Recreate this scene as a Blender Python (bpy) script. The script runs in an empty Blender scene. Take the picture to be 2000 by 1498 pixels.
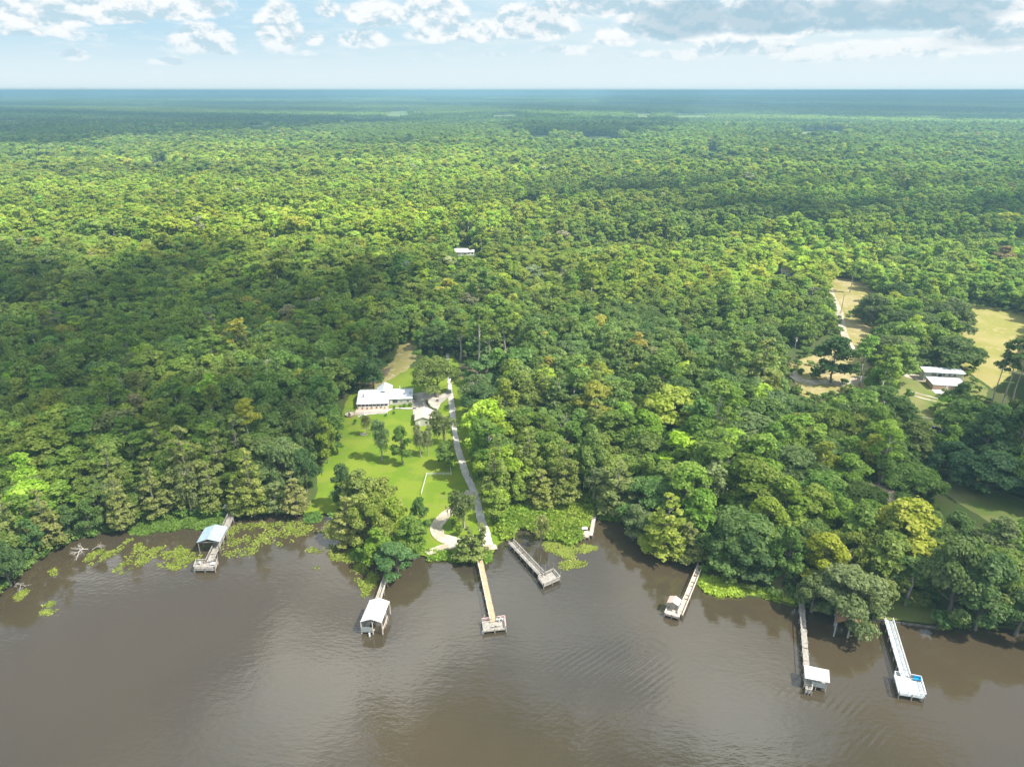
import bpy, math, random
import numpy as np
from mathutils import Vector, Matrix
R = math.radians
rnd = random.Random(7)
rng = np.random.default_rng(7)
S = bpy.context.scene
C = S.collection

# ------------------------------------------------------------------ camera, light, exposure
H = 115.0                    # drone height in metres
PITCH = 23.2                 # degrees below the horizon
FPX = 1334.0                 # focal length for a 2000 px wide frame
cam_d = bpy.data.cameras.new('camera'); cam = bpy.data.objects.new('camera', cam_d); C.objects.link(cam)
cam.location = (0, 0, H); cam.rotation_euler = (R(90 - PITCH), 0, 0)
cam_d.sensor_width = 36; cam_d.lens = 36 * FPX / 2000; cam_d.clip_start = 1; cam_d.clip_end = 120000
S.camera = cam
SUN_EL, SUN_DIR = 54.0, Vector((0.93, -0.37, 0)).normalized()     # horizontal direction towards the sun
sun_d = bpy.data.lights.new('sun', 'SUN'); sun = bpy.data.objects.new('sun', sun_d); C.objects.link(sun)
sun_d.energy = 4.3; sun_d.angle = R(0.53); sun_d.color = (1, 0.95, 0.86)
SV = Vector((SUN_DIR.x * math.cos(R(SUN_EL)), SUN_DIR.y * math.cos(R(SUN_EL)), math.sin(R(SUN_EL))))
sun.rotation_euler = SV.to_track_quat('Z', 'Y').to_euler()
S.view_settings.view_transform = 'Standard'; S.view_settings.look = 'None'
S.view_settings.exposure = 1.0; S.view_settings.gamma = 1; S.view_settings.use_curve_mapping = False
S.render.engine = 'CYCLES'
S.cycles.max_bounces = 6; S.cycles.diffuse_bounces = 3; S.cycles.transmission_bounces = 3
S.cycles.volume_bounces = 1; S.cycles.transparent_max_bounces = 6

def N(nt, typ, **kw):
    n = nt.nodes.new(typ)
    for k, v in kw.items():
        if k.startswith('i_'):
            key = k[2:]; key = int(key) if key.isdigit() else key.replace('_', ' ')
            n.inputs[key].default_value = v
        else: setattr(n, k, v)
    return n
def L(nt, a, b): nt.links.new(a, b)
def M_(nt, op, a, b=None, c=None, clamp=False):
    n = nt.nodes.new('ShaderNodeMath'); n.operation = op; n.use_clamp = clamp
    for i, v in enumerate((a, b, c)):
        if v is None: continue
        if isinstance(v, (int, float)): n.inputs[i].default_value = v
        else: nt.links.new(v, n.inputs[i])
    return n.outputs[0]
def smooth(nt, v, a, b):
    n = nt.nodes.new('ShaderNodeMapRange'); n.interpolation_type = 'SMOOTHSTEP'
    nt.links.new(v, n.inputs[0]); n.inputs[1].default_value = a; n.inputs[2].default_value = b
    return n.outputs[0]
def mix(nt, f, a, b, mode='MIX'):
    n = nt.nodes.new('ShaderNodeMix'); n.data_type = 'RGBA'; n.blend_type = mode
    for i, v in ((0, f), (6, a), (7, b)):
        if isinstance(v, (int, float)): n.inputs[i].default_value = v
        elif isinstance(v, tuple): n.inputs[i].default_value = (*v[:3], 1)
        else: nt.links.new(v, n.inputs[i])
    return n.outputs[2]

def px_dir(px, py):
    x = (px - 1000) / FPX; y = (749 - py) / FPX
    p = R(PITCH)
    return Vector((x, math.cos(p) + y * math.sin(p), -math.sin(p) + y * math.cos(p)))
def G(px, py, z=0.5):
    d = px_dir(px, py); t = (z - H) / d.z
    return Vector((d.x * t, d.y * t, z))
def proj(x, y, z):           # world -> photograph pixel, numpy friendly
    p = R(PITCH); dz = z - H
    depth = y * math.cos(p) - dz * math.sin(p)
    up = y * math.sin(p) + dz * math.cos(p)
    return 1000 + FPX * x / depth, 749 - FPX * up / depth, depth

# sky: Nishita plus procedural cumulus, all by direction
def azel(px, py):
    d = px_dir(px, py).normalized(); return math.atan2(d.x, d.y), math.asin(d.z)
w = bpy.data.worlds.new('World'); S.world = w; w.use_nodes = True
nt = w.node_tree; nt.nodes.clear()
sky = N(nt, 'ShaderNodeTexSky', sky_type='NISHITA', sun_disc=False, sun_elevation=R(SUN_EL),
        sun_rotation=math.atan2(SUN_DIR.x, SUN_DIR.y), altitude=100, air_density=1.0, dust_density=1.0, ozone_density=1.5)
tc = N(nt, 'ShaderNodeTexCoord'); sep = N(nt, 'ShaderNodeSeparateXYZ'); L(nt, tc.outputs['Generated'], sep.inputs[0])
az = M_(nt, 'ARCTAN2', sep.outputs[0], sep.outputs[1]); el = M_(nt, 'ARCSINE', sep.outputs[2])
# (px, py, half width, half height, weight) of each cumulus mass in the photograph, turned into directions
BL = [(90,25,75,34,1),(50,62,85,14,.55),(222,22,62,32,1),(330,12,105,32,1),(395,82,52,32,1),(435,103,22,8,.8),(545,62,42,52,1),(640,22,24,20,.8),
      (612,80,24,14,.7),(738,32,62,28,1.0),(706,80,55,20,.8),(850,30,62,44,1),(858,70,70,22,.7),(945,66,46,26,.8),(1040,50,85,40,.95),(142,110,28,11,.8),(330,122,40,9,.6),
      (1180,14,150,30,.9),(1330,45,120,50,1.15),(1500,40,110,48,1.15),(1640,35,130,42,1.1),(1830,30,160,42,1.1),(1950,70,110,36,.95),(1780,95,200,20,.7),(1460,98,110,20,.75),
      (1210,75,60,22,.7),(1310,110,100,12,.55),(1100,100,90,12,.5),(960,110,30,9,.5),(590,105,30,7,.4),(1600,115,120,10,.5),(200,75,60,10,.35)]
def blob_sum(az, el):
    out = None
    for (px, py, hw, hh, wt) in BL:
        a, e = azel(px, py); sa = hw / FPX; se = hh / FPX
        u = M_(nt, 'MULTIPLY_ADD', az, 1 / sa, -a / sa); v = M_(nt, 'MULTIPLY_ADD', el, 1 / se, -e / se)
        # flat base: falls off faster below the centre
        v = M_(nt, 'MAXIMUM', v, M_(nt, 'MULTIPLY', v, -1.5))
        d2 = M_(nt, 'MULTIPLY_ADD', u, u, M_(nt, 'MULTIPLY', v, v))
        g = M_(nt, 'MULTIPLY', M_(nt, 'SUBTRACT', 1.25, d2, clamp=True), wt)
        out = g if out is None else M_(nt, 'MAXIMUM', out, g)
    return out
def cnoise(scale, detail, de=0.0, rough=.62, seed=0.0, sy=1.6):
    cx = N(nt, 'ShaderNodeCombineXYZ'); L(nt, az, cx.inputs[0])
    L(nt, M_(nt, 'MULTIPLY_ADD', el, sy, de * sy), cx.inputs[1]); cx.inputs[2].default_value = seed
    n = N(nt, 'ShaderNodeTexNoise', i_Scale=scale, i_Detail=detail, i_Roughness=rough, i_Distortion=.25); L(nt, cx.outputs[0], n.inputs['Vector'])
    return n.outputs[0]
bs = blob_sum(az, el)
n1 = cnoise(24, 9, rough=.6); n1u = cnoise(24, 9, de=0.009, rough=.6); nbig = cnoise(11, 3, seed=4)
den = M_(nt, 'ADD', M_(nt, 'MULTIPLY_ADD', n1, 2.2, -1.20), bs)
low = smooth(nt, el, R(7.5), R(6.0))                      # low belt of placed cumulus
cov_low = M_(nt, 'MULTIPLY', smooth(nt, M_(nt, 'MULTIPLY_ADD', cnoise(60, 5, seed=2), .35, M_(nt, 'SUBTRACT', den, .17)), .08, .60), low)
# streaky veil along the horizon
veil = smooth(nt, M_(nt, 'MULTIPLY_ADD', smooth(nt, az, -.5, .5), .16, cnoise(16, 5, seed=9, sy=6)), .47, .72)
veil = M_(nt, 'MULTIPLY', M_(nt, 'MULTIPLY', veil, .55), smooth(nt, el, R(.4), R(2.2)))
# planar layer overhead (seen in the water)
zc = M_(nt, 'MAXIMUM', sep.outputs[2], .06)
pc = N(nt, 'ShaderNodeCombineXYZ'); L(nt, M_(nt, 'DIVIDE', sep.outputs[0], zc), pc.inputs[0]); L(nt, M_(nt, 'DIVIDE', sep.outputs[1], zc), pc.inputs[1])
pn = N(nt, 'ShaderNodeTexNoise', i_Scale=2.3, i_Detail=7, i_Roughness=.55); pmo = N(nt, 'ShaderNodeMapping'); pmo.inputs[1].default_value = (7.7, 3.1, 0); L(nt, pc.outputs[0], pmo.inputs[0]); L(nt, pmo.outputs[0], pn.inputs['Vector'])
pmul = N(nt, 'ShaderNodeTexNoise', i_Scale=.9, i_Detail=3); pm = N(nt, 'ShaderNodeMapping'); pm.inputs[1].default_value = (5.3, 2.2, 0)
L(nt, pc.outputs[0], pm.inputs[0]); L(nt, pm.outputs[0], pmul.inputs['Vector'])
gap = None                                                # blue openings in the layer
for (gx, gy, gr) in ((1930, 1400, .16), (300, 1230, .16), (120, 1300, .2)):
    d_ = px_dir(gx, gy); cxg, cyg = d_.x / -d_.z, d_.y / -d_.z; sg = N(nt, 'ShaderNodeVectorMath', operation='DISTANCE'); L(nt, pc.outputs[0], sg.inputs[0]); sg.inputs[1].default_value = (cxg, cyg, 0)
    q_ = M_(nt, 'SUBTRACT', 1.0, M_(nt, 'DIVIDE', sg.outputs['Value'], gr * 1.6), clamp=True); gap = q_ if gap is None else M_(nt, 'MAXIMUM', gap, q_)
cov_hi = M_(nt, 'MULTIPLY', smooth(nt, M_(nt, 'MULTIPLY_ADD', gap, -.6, pn.outputs[0]), .40, .57), smooth(nt, el, R(6.0), R(8.5)))
skyc = N(nt, 'ShaderNodeVectorMath', operation='SCALE'); L(nt, sky.outputs[0], skyc.inputs[0]); skyc.inputs['Scale'].default_value = 0.14
# pale humid air low over the horizon
hz = .93
hf = M_(nt, 'MULTIPLY', smooth(nt, el, R(28), R(5)), hz)
skyl = mix(nt, smooth(nt, az, -.55, .45), (.250, .375, .46), (.36, .445, .485))
base = mix(nt, M_(nt, 'MAXIMUM', hf, .15), skyc.outputs[0], skyl)
base = mix(nt, smooth(nt, el, R(4.5), R(0)), base, (.44, .50, .52))
base = mix(nt, veil, base, (.42, .48, .505))
grad = M_(nt, 'MULTIPLY', M_(nt, 'SUBTRACT', n1, n1u), 7.0)
lit = smooth(nt, M_(nt, 'ADD', grad, M_(nt, 'MULTIPLY_ADD', den, -.5, .98)), -.05, 1.05)
thick = smooth(nt, M_(nt, 'MULTIPLY_ADD', nbig, 1.3, bs), 1.25, 1.8)
ccol = mix(nt, lit, (.30, .395, .45), (.52, .535, .54))
gray = M_(nt, 'MULTIPLY', M_(nt, 'MULTIPLY', thick, smooth(nt, az, -.05, .25)), .75)
ccol = mix(nt, gray, ccol, (.21, .31, .375))
out = mix(nt, M_(nt, 'MULTIPLY', cov_low, M_(nt, 'MULTIPLY_ADD', smooth(nt, el, R(.8), R(4.0)), .60, .40)), base, ccol)
hcol = mix(nt, smooth(nt, pmul.outputs[0], .38, .66), (.34, .41, .47), (1.5, 1.5, 1.46))
out = mix(nt, cov_hi, out, hcol)
bg = N(nt, 'ShaderNodeBackground'); L(nt, out, bg.inputs[0]); bg.inputs[1].default_value = 0.94
wo = N(nt, 'ShaderNodeOutputWorld'); L(nt, bg.outputs[0], wo.inputs[0])

# ------------------------------------------------------------------ tagging and mesh helpers
def tag(o, label=None, cat=None, group=None, kind=None):
    if label: o['label'] = label
    if cat: o['category'] = cat
    if group: o['group'] = group
    if kind: o['kind'] = kind
    return o
def empty(name, loc, rz=0, label=None, cat=None, group=None):
    o = bpy.data.objects.new(name, None); C.objects.link(o); o.location = loc; o.rotation_euler = (0, 0, rz)
    o.empty_display_size = .5
    return tag(o, label, cat, group)
class MB:
    """collects quads, boxes, bars; builds ONE mesh object"""
    def __init__(s): s.v = []; s.f = []; s.m = []
    def poly(s, pts, mi=0):
        b = len(s.v); s.v += [tuple(p) for p in pts]; s.f.append(list(range(b, b + len(pts)))); s.m.append(mi)
    def hexa(s, b4, t4, mi=0):
        b = len(s.v); s.v += [tuple(p) for p in b4] + [tuple(p) for p in t4]
        for q in ((3,2,1,0),(4,5,6,7),(0,1,5,4),(1,2,6,5),(2,3,7,6),(3,0,4,7)): s.f.append([b + i for i in q]); s.m.append(mi)
    def box(s, x0, x1, y0, y1, z0, z1, mi=0):
        s.hexa([(x0,y0,z0),(x1,y0,z0),(x1,y1,z0),(x0,y1,z0)], [(x0,y0,z1),(x1,y0,z1),(x1,y1,z1),(x0,y1,z1)], mi)
    def bar(s, a, b, r, r2=None, n=4, mi=0):
        a = Vector(a); b = Vector(b); r2 = r if r2 is None else r2; d = (b - a)
        if d.length < 1e-5: return
        q = d.to_track_quat('Z', 'Y'); k = len(s.v)
        for (c, rr) in ((a, r), (b, r2)):
            for i in range(n):
                t = 2 * math.pi * (i + .5) / n
                s.v.append(tuple(c + q @ Vector((rr * math.cos(t), rr * math.sin(t), 0))))
        for i in range(n):
            j = (i + 1) % n; s.f.append([k + i, k + j, k + n + j, k + n + i]); s.m.append(mi)
        s.f.append([k + i for i in range(n)][::-1]); s.f.append([k + n + i for i in range(n)]); s.m += [mi, mi]
    def beam(s, a, b, wd, ht, mi=0):   # flat-lying beam: width sideways, height up
        a = Vector(a); b = Vector(b); d = b - a; side = Vector((-d.y, d.x, 0))
        if side.length < 1e-6: s.bar(a, b, wd * .7, mi=mi); return
        side = side.normalized() * wd / 2; u = Vector((0, 0, ht / 2))
        s.hexa([a - side - u, b - side - u, b + side - u, a + side - u], [a - side + u, b - side + u, b + side + u, a + side + u], mi)
    def build(s, name, mats, parent=None, smooth=False):
        me = bpy.data.meshes.new(name); me.from_pydata(s.v, [], s.f); me.update()
        for m in (mats if isinstance(mats, (list, tuple)) else [mats]): me.materials.append(m)
        if len(me.materials) > 1: me.polygons.foreach_set('material_index', s.m)
        if smooth: me.polygons.foreach_set('use_smooth', [True] * len(s.f))
        o = bpy.data.objects.new(name, me); C.objects.link(o)
        if parent: o.parent = parent
        return o
def inpoly(x, y, P):
    x = np.asarray(x, float); y = np.asarray(y, float); r = np.zeros(x.shape, bool); n = len(P)
    for i in range(n):
        x0, y0 = P[i][:2]; x1, y1 = P[(i + 1) % n][:2]
        if y0 == y1: continue
        c = ((y0 > y) != (y1 > y)) & (x < (x1 - x0) * (y - y0) / (y1 - y0) + x0)
        r ^= c
    return r

# ------------------------------------------------------------------ materials
def mat(name):
    m = bpy.data.materials.new(name); m.use_nodes = True; nt = m.node_tree
    return m, nt, nt.nodes['Principled BSDF']
def simple(name, col, col2=None, scale=3.0, rough=.8, metal=0, stretch=(1,1,1), bump=0.0, spec=.3, obj=True, detail=5, lo=.35, hi=.65):
    m, nt, b = mat(name); b.inputs['Roughness'].default_value = rough; b.inputs['Metallic'].default_value = metal
    b.inputs['Specular IOR Level'].default_value = spec
    tc = N(nt, 'ShaderNodeTexCoord'); mp = N(nt, 'ShaderNodeMapping'); mp.inputs['Scale'].default_value = stretch
    L(nt, tc.outputs['Object'], mp.inputs[0])
    n = N(nt, 'ShaderNodeTexNoise', i_Scale=scale, i_Detail=detail, i_Roughness=.65); L(nt, mp.outputs[0], n.inputs['Vector'])
    c2 = col2 or tuple(c * .7 for c in col)
    L(nt, mix(nt, smooth(nt, n.outputs[0], lo, hi), c2, col), b.inputs['Base Color'])
    if bump:
        bp = N(nt, 'ShaderNodeBump', i_Strength=.6, i_Distance=bump); L(nt, n.outputs[0], bp.inputs['Height']); L(nt, bp.outputs[0], b.inputs['Normal'])
    return m
def foliage(name):
    m, nt, b = mat(name); nt.nodes.remove(b)
    t = N(nt, 'ShaderNodeAttribute', attribute_type='INSTANCER', attribute_name='tint')
    v = N(nt, 'ShaderNodeAttribute', attribute_type='GEOMETRY', attribute_name='var')
    hsv = N(nt, 'ShaderNodeHueSaturation'); L(nt, t.outputs['Color'], hsv.inputs['Color'])
    L(nt, M_(nt, 'MULTIPLY_ADD', v.outputs['Fac'], 1.8, 1.12), hsv.inputs['Value'])
    L(nt, M_(nt, 'MULTIPLY_ADD', v.outputs['Fac'], -.05, .507), hsv.inputs['Hue'])
    L(nt, M_(nt, 'MULTIPLY_ADD', v.outputs['Fac'], -.22, 1.04), hsv.inputs['Saturation'])
    d = N(nt, 'ShaderNodeBsdfDiffuse'); L(nt, hsv.outputs[0], d.inputs[0])
    tr = N(nt, 'ShaderNodeBsdfTranslucent')
    L(nt, mix(nt, 1.0, hsv.outputs[0], (1.12, 1.2, .6), 'MULTIPLY'), tr.inputs[0])
    ms = N(nt, 'ShaderNodeMixShader', i_0=.54); L(nt, d.outputs[0], ms.inputs[1]); L(nt, tr.outputs[0], ms.inputs[2])
    o = [n for n in nt.nodes if n.type == 'OUTPUT_MATERIAL'][0]; L(nt, ms.outputs[0], o.inputs[0])
    return m
FOL = foliage('foliage')
BARK = simple('bark', (.22, .19, .155), (.12, .10, .08), 1.2, stretch=(1,1,.3))
PALEBARK = simple('pale_bark', (.42, .38, .33), (.24, .21, .18), 1.2, stretch=(1,1,.3))

# ------------------------------------------------------------------ trees: prototypes
def leaf_mesh(name, P, Nn, size, var, mats, trunk=None):
    """P centres, Nn normals, size per leaf -> irregular quads"""
    n = len(P); Nn = Nn / (np.linalg.norm(Nn, axis=1, keepdims=True) + 1e-9)
    a = rng.normal(size=(n, 3)); a -= (a * Nn).sum(1, keepdims=True) * Nn; a /= np.linalg.norm(a, axis=1, keepdims=True)
    b = np.cross(Nn, a); s = np.asarray(size).reshape(-1, 1) * .5
    co = np.empty((n, 4, 3))
    for i, (u, v) in enumerate(((-1, -1), (1, -1), (1, 1), (-1, 1))):
        ju = u * (1 + rng.uniform(-.5, .35, (n, 1))); jv = v * (1 + rng.uniform(-.5, .35, (n, 1)))
        co[:, i] = P + a * s * ju + b * s * jv + Nn * s * rng.uniform(-.35, .35, (n, 1))
    V = co.reshape(-1, 3); nv = len(V); F = np.arange(nv, dtype=np.int32)
    varv = np.repeat(np.clip(var, 0, 1), 4)
    if trunk is not None and len(trunk.v):
        tv = np.array(trunk.v, float); tf = trunk.f
        V = np.vstack([V, tv]); varv = np.concatenate([varv, np.full(len(tv), .5)])
    me = bpy.data.meshes.new(name); me.vertices.add(len(V)); me.vertices.foreach_set('co', V.astype(np.float32).ravel())
    loops = list(F); starts = list(range(0, nv, 4)); mi = [0] * n
    if trunk is not None and len(trunk.v):
        for f in trunk.f:
            starts.append(len(loops)); loops += [i + nv for i in f]; mi.append(1)
    me.loops.add(len(loops)); me.loops.foreach_set('vertex_index', np.array(loops, np.int32))
    me.polygons.add(len(starts)); me.polygons.foreach_set('loop_start', np.array(starts, np.int32))
    me.polygons.foreach_set('material_index', np.array(mi, np.int32))
    me.update(calc_edges=True)
    at = me.attributes.new('var', 'FLOAT', 'POINT'); at.data.foreach_set('value', varv.astype(np.float32))
    for m in mats: me.materials.append(m)
    return me
def sph(n):
    v = rng.normal(size=(n, 3)); return v / np.linalg.norm(v, axis=1, keepdims=True)
# every kind: nominal height 1 x crown diameter 1 space is avoided; sizes in metres, (height, width) nominal
NOM = dict(oak=(13, 15), broad=(15.5, 11.5), cypress=(19, 8.5), pine=(22, 8.5), moss=(15, 9), bush=(3.2, 4.2), dead=(14, 8), spindle=(16, 5.5))
def lobes(kind):
    """list of (centre, radius, squash) in metres"""
    h, wd = NOM[kind]; Rr = wd / 2; out = []
    if kind == 'oak':
        for i in range(27):
            t = rng.uniform(0, 2 * math.pi); q = math.sqrt(rng.uniform(0, 1)); r = q * Rr * .80
            z = h * (.82 - .56 * q ** 2.4) + rng.uniform(-.6, .6)
            out.append((np.array([r * math.cos(t), r * math.sin(t), z]), rng.uniform(1.7, 3.0), .72))
    elif kind == 'broad':
        for i in range(22):
            u = rng.uniform(0, 1); t = rng.uniform(0, 2 * math.pi); prof = math.sin(math.pi * min(1, .22 + .80 * u)) ** .7
            r = Rr * .66 * prof * math.sqrt(rng.uniform(.15, 1)); z = h * (.20 + .70 * u)
            out.append((np.array([r * math.cos(t), r * math.sin(t), z]), rng.uniform(1.3, 2.3), .85))
    elif kind == 'spindle':
        for i in range(16):
            u = (i + .5) / 16; t = rng.uniform(0, 2 * math.pi); r = Rr * .5 * (1 - .6 * u); z = h * (.2 + .74 * u)
            out.append((np.array([r * math.cos(t), r * math.sin(t), z]), rng.uniform(1.0, 1.6), .9))
    elif kind == 'cypress':
        k = 0
        for u in np.linspace(0, 1, 9):
            rr = Rr * (1 - .78 * u ** 1.15); nn = max(1, int(round(7 * (1 - .75 * u))))
            t0 = rng.uniform(0, 6.28)
            for j in range(nn):
                t = t0 + j * 6.283 / nn + rng.uniform(-.35, .35); r = rr * rng.uniform(.5, .85)
                z = h * (.16 + .80 * u) + rng.uniform(-.9, .7)
                out.append((np.array([r * math.cos(t), r * math.sin(t), z]), max(.75, rr * rng.uniform(.34, .5)), .78))
    elif kind == 'pine':
        for i in range(15):
            u = rng.uniform(0, 1); t = rng.uniform(0, 2 * math.pi); r = Rr * .72 * math.sqrt(rng.uniform(.1, 1)) * (1 - .45 * u)
            z = h * (.56 + .40 * u)
            out.append((np.array([r * math.cos(t), r * math.sin(t), z]), rng.uniform(1.1, 1.9), .72))
    elif kind == 'moss':
        for i in range(13):
            u = rng.uniform(0, 1); t = rng.uniform(0, 2 * math.pi); r = Rr * .72 * math.sqrt(rng.uniform(.1, 1)) * (1 - .35 * u)
            z = h * (.40 + .52 * u)
            out.append((np.array([r * math.cos(t), r * math.sin(t), z]), rng.uniform(1.0, 1.8), .8))
    elif kind == 'bush':
        for i in range(9):
            t = rng.uniform(0, 2 * math.pi); r = Rr * .55 * math.sqrt(rng.uniform(0, 1))
            out.append((np.array([r * math.cos(t), r * math.sin(t), h * rng.uniform(.3, .72)]), rng.uniform(.7, 1.15), .9))
    return out
def crown_data(kind, cover, leaf):
    jt = .35 if leaf < .5 else .26; vr = .17 if leaf < .5 else .09
    P = []; Q = []; Vv = []; LB = lobes(kind)
    for (c, r, sq) in LB:
        lobe_v = rng.uniform(-.13, .13)
        nsub = 9 if kind != 'bush' else 4
        subs = sph(nsub); subs[:, 2] = np.abs(subs[:, 2]) * .9 - .15
        for d in subs:
            sc = c + d * r * .62 * np.array([1, 1, sq]); sr = r * rng.uniform(.34, .54)
            n = max(6, int(cover * 4 * math.pi * sr * sr * .6 / (leaf * leaf)))
            s = sph(n); keep = rng.uniform(size=n) < np.where(s[:, 2] < -.25, .35, 1.0); s = s[keep]
            rad = sr * rng.uniform(.62, 1.12, (len(s), 1))
            P.append(sc + s * rad * np.array([1, 1, sq])); Q.append(s + rng.normal(size=s.shape) * jt + np.array([0, 0, .35]))
            Vv.append(np.clip(.46 + lobe_v + rng.uniform(-.07, .07) + rng.normal(size=len(s)) * vr, 0, 1))
    P = np.vstack(P); Q = np.vstack(Q); Vv = np.concatenate(Vv); Z = np.full(len(P), leaf) * rng.uniform(.65, 1.3, len(P))
    if kind == 'moss':                                    # hanging strands
        ex = []; eq = []
        for (c, r, sq) in LB:
            for k in range(int(16 / leaf * .5)):
                b = c + np.array([*(rng.normal(size=2) * r * .55), -r * .5]); ln = rng.uniform(.8, 2.6)
                for q in np.arange(0, ln, leaf * .8):
                    ex.append(b - np.array([0, 0, q])); eq.append([rng.normal(), rng.normal(), .1])
        ex = np.array(ex); P = np.vstack([P, ex]); Q = np.vstack([Q, np.array(eq)])
        Vv = np.concatenate([Vv, np.full(len(ex), .62)]); Z = np.concatenate([Z, np.full(len(ex), leaf * .7)])
    return P, Q, Z, Vv, LB
def trunk_mb(kind, LB, limbs=True):
    h, wd = NOM[kind]; t = MB()
    if kind == 'bush':
        for i in range(4): t.bar((0, 0, 0), (rnd.uniform(-.8, .8), rnd.uniform(-.8, .8), 1.6), .06, .03)
        return t
    r0 = dict(oak=.5, broad=.26, cypress=.30, pine=.30, moss=.34, dead=.34, spindle=.22)[kind]
    top = dict(oak=.5, broad=.68, cypress=.82, pine=.9, moss=.8, dead=.9, spindle=.85)[kind] * h
    pts = [(rnd.uniform(-.3, .3) * (k > 0), rnd.uniform(-.3, .3) * (k > 0), top * k / 4) for k in range(5)]
    if kind == 'cypress': t.bar((0, 0, -.8), (0, 0, 1.0), r0 * 2.0, r0, 7)
    else: t.bar((0, 0, -.5), (0, 0, .6), r0 * 1.4, r0, 7)
    for k in range(4): t.bar(pts[k], pts[k + 1], r0 * (1 - .2 * k), r0 * (1 - .2 * (k + 1)), 7)
    if limbs:
        for (c, r, sq) in LB:
            z = max(h * .18, min(top, c[2] - .35 * math.hypot(c[0], c[1]) - .8)); k = z / top * 4; i = min(3, int(k)); f = k - i
            a = Vector(pts[i]).lerp(Vector(pts[i + 1]), f); e = Vector(c); m = a.lerp(e, .5) + Vector((0, 0, -.25))
            t.bar(a, m, .10, .06, 5); t.bar(m, e, .06, .03, 5)
    return t
def dead_mb():
    t = MB(); h = NOM['dead'][0]
    def br(a, d, ln, r, lev):
        b = a + d * ln; t.bar(a, b, r, r * .6, 5)
        if lev == 0: return
        for k in range(4 if lev > 1 else 3):
            nd = (d + Vector((rnd.uniform(-.9, .9), rnd.uniform(-.9, .9), rnd.uniform(-.15, .6)))).normalized()
            br(a.lerp(b, rnd.uniform(.45, 1)), nd, ln * rnd.uniform(.5, .72), r * .5, lev - 1)
    br(Vector((0, 0, -.4)), Vector((rnd.uniform(-.1, .1), 0, 1)).normalized(), h * .42, .3, 4)
    return t
PROTO = {}                                                # kind -> list of (crown mesh, trunk mesh)
VARS = dict(oak=4, broad=4, cypress=4, pine=3, moss=3, bush=3, spindle=2)
for kind, nv in VARS.items():
    PROTO[kind] = []
    for i in range(nv):
        leaf = dict(bush=.34, moss=.38, pine=.38, cypress=.38).get(kind, .42)
        P, Q, Z, Vv, LB = crown_data(kind, dict(pine=1.0, moss=.85, cypress=1.25).get(kind, 1.35), leaf)
        cm = leaf_mesh('crown', P, Q, Z, Vv, [FOL])
        tb = trunk_mb(kind, LB); tm = bpy.data.meshes.new('trunk'); tm.from_pydata(tb.v, [], tb.f); tm.materials.append(PALEBARK if kind in ('moss', 'pine') else BARK)
        PROTO[kind].append((cm, tm, LB))
DEADM = []
DEADMAT = simple('dead_wood', (.52, .49, .45), (.33, .30, .27), 1.5)
for i in range(3):
    d = dead_mb(); me = bpy.data.meshes.new('dead_branches'); me.from_pydata(d.v, [], d.f); me.materials.append(DEADMAT); DEADM.append(me)

# ------------------------------------------------------------------ ground plan (shore and clearings traced as ground points)
SHORE_PX = [(-2600,1790),(-900,1420),(-420,1300),(-120,1225),(0,1158),(60,1105),(130,1060),(200,1040),(270,1028),(340,1012),(430,1008),(500,1004),(600,1001),(640,1004),
            (680,1022),(712,1052),(765,1072),(800,1082),(838,1089),(880,1092),(925,1093),(958,1087),(972,1066),(990,1055),(1002,1046),(1012,1032),(1030,1034),(1060,1052),(1088,1060),(1118,1050),
            (1135,1030),(1150,1008),(1172,1001),(1215,1006),(1240,1028),(1262,1052),(1300,1068),(1350,1082),(1378,1104),(1372,1138),(1400,1160),(1450,1166),(1500,1168),(1545,1184),(1600,1188),
            (1660,1192),(1710,1204),(1730,1211),(1790,1217),(1826,1222),(1880,1222),(1960,1226),(2060,1236),(2300,1262),(2900,1330),(4600,1560)]
def wob(a, b, k, amp):
    return [a.lerp(b, i / k) + Vector((rnd.uniform(-amp, amp), rnd.uniform(-amp, amp), 0)) for i in range(k)]
SH = []
for i in range(len(SHORE_PX) - 1):
    a, b = G(*SHORE_PX[i], 0), G(*SHORE_PX[i + 1], 0); k = max(1, int((b - a).length / 1.5)) if i > 2 and i < 50 else 6
    SH += wob(a, b, k, .18)
SH.append(G(*SHORE_PX[-1], 0))
FAR = 42000
LANDP = [(p.x, p.y) for p in SH] + [(FAR, SH[-1].y), (FAR, FAR), (-FAR, FAR), (-FAR, SH[0].y)]
from mathutils.geometry import tessellate_polygon
def sheet(name, pts, z, m, kind='structure', skirt=None):
    v = [Vector((p[0], p[1], z)) for p in pts]; t = MB(); t.v = [tuple(q) for q in v]
    for tri in tessellate_polygon([v]): t.f.append(list(tri)); t.m.append(0)
    if skirt:
        n = skirt
        for i in range(n - 1):
            a, b = v[i], v[i + 1]; t.poly([(a.x, a.y, z), (b.x, b.y, z), (b.x, b.y - .35, -.9), (a.x, a.y - .35, -.9)])
    o = t.build(name, m)
    for p in o.data.polygons:
        if p.normal.z < -.5: p.flip()
    if kind: o['kind'] = kind
    return o
def outline(pxs, z=.5, step=1.6, amp=.35):
    P = [G(x, y, z) for x, y in pxs]; out = []
    for i in range(len(P)):
        a, b = P[i], P[(i + 1) % len(P)]; k = max(1, int((b - a).length / step)); k = min(k, 60); out += wob(a, b, k, amp if k > 1 else 0)
    return [(p.x, p.y) for p in out]

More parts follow.
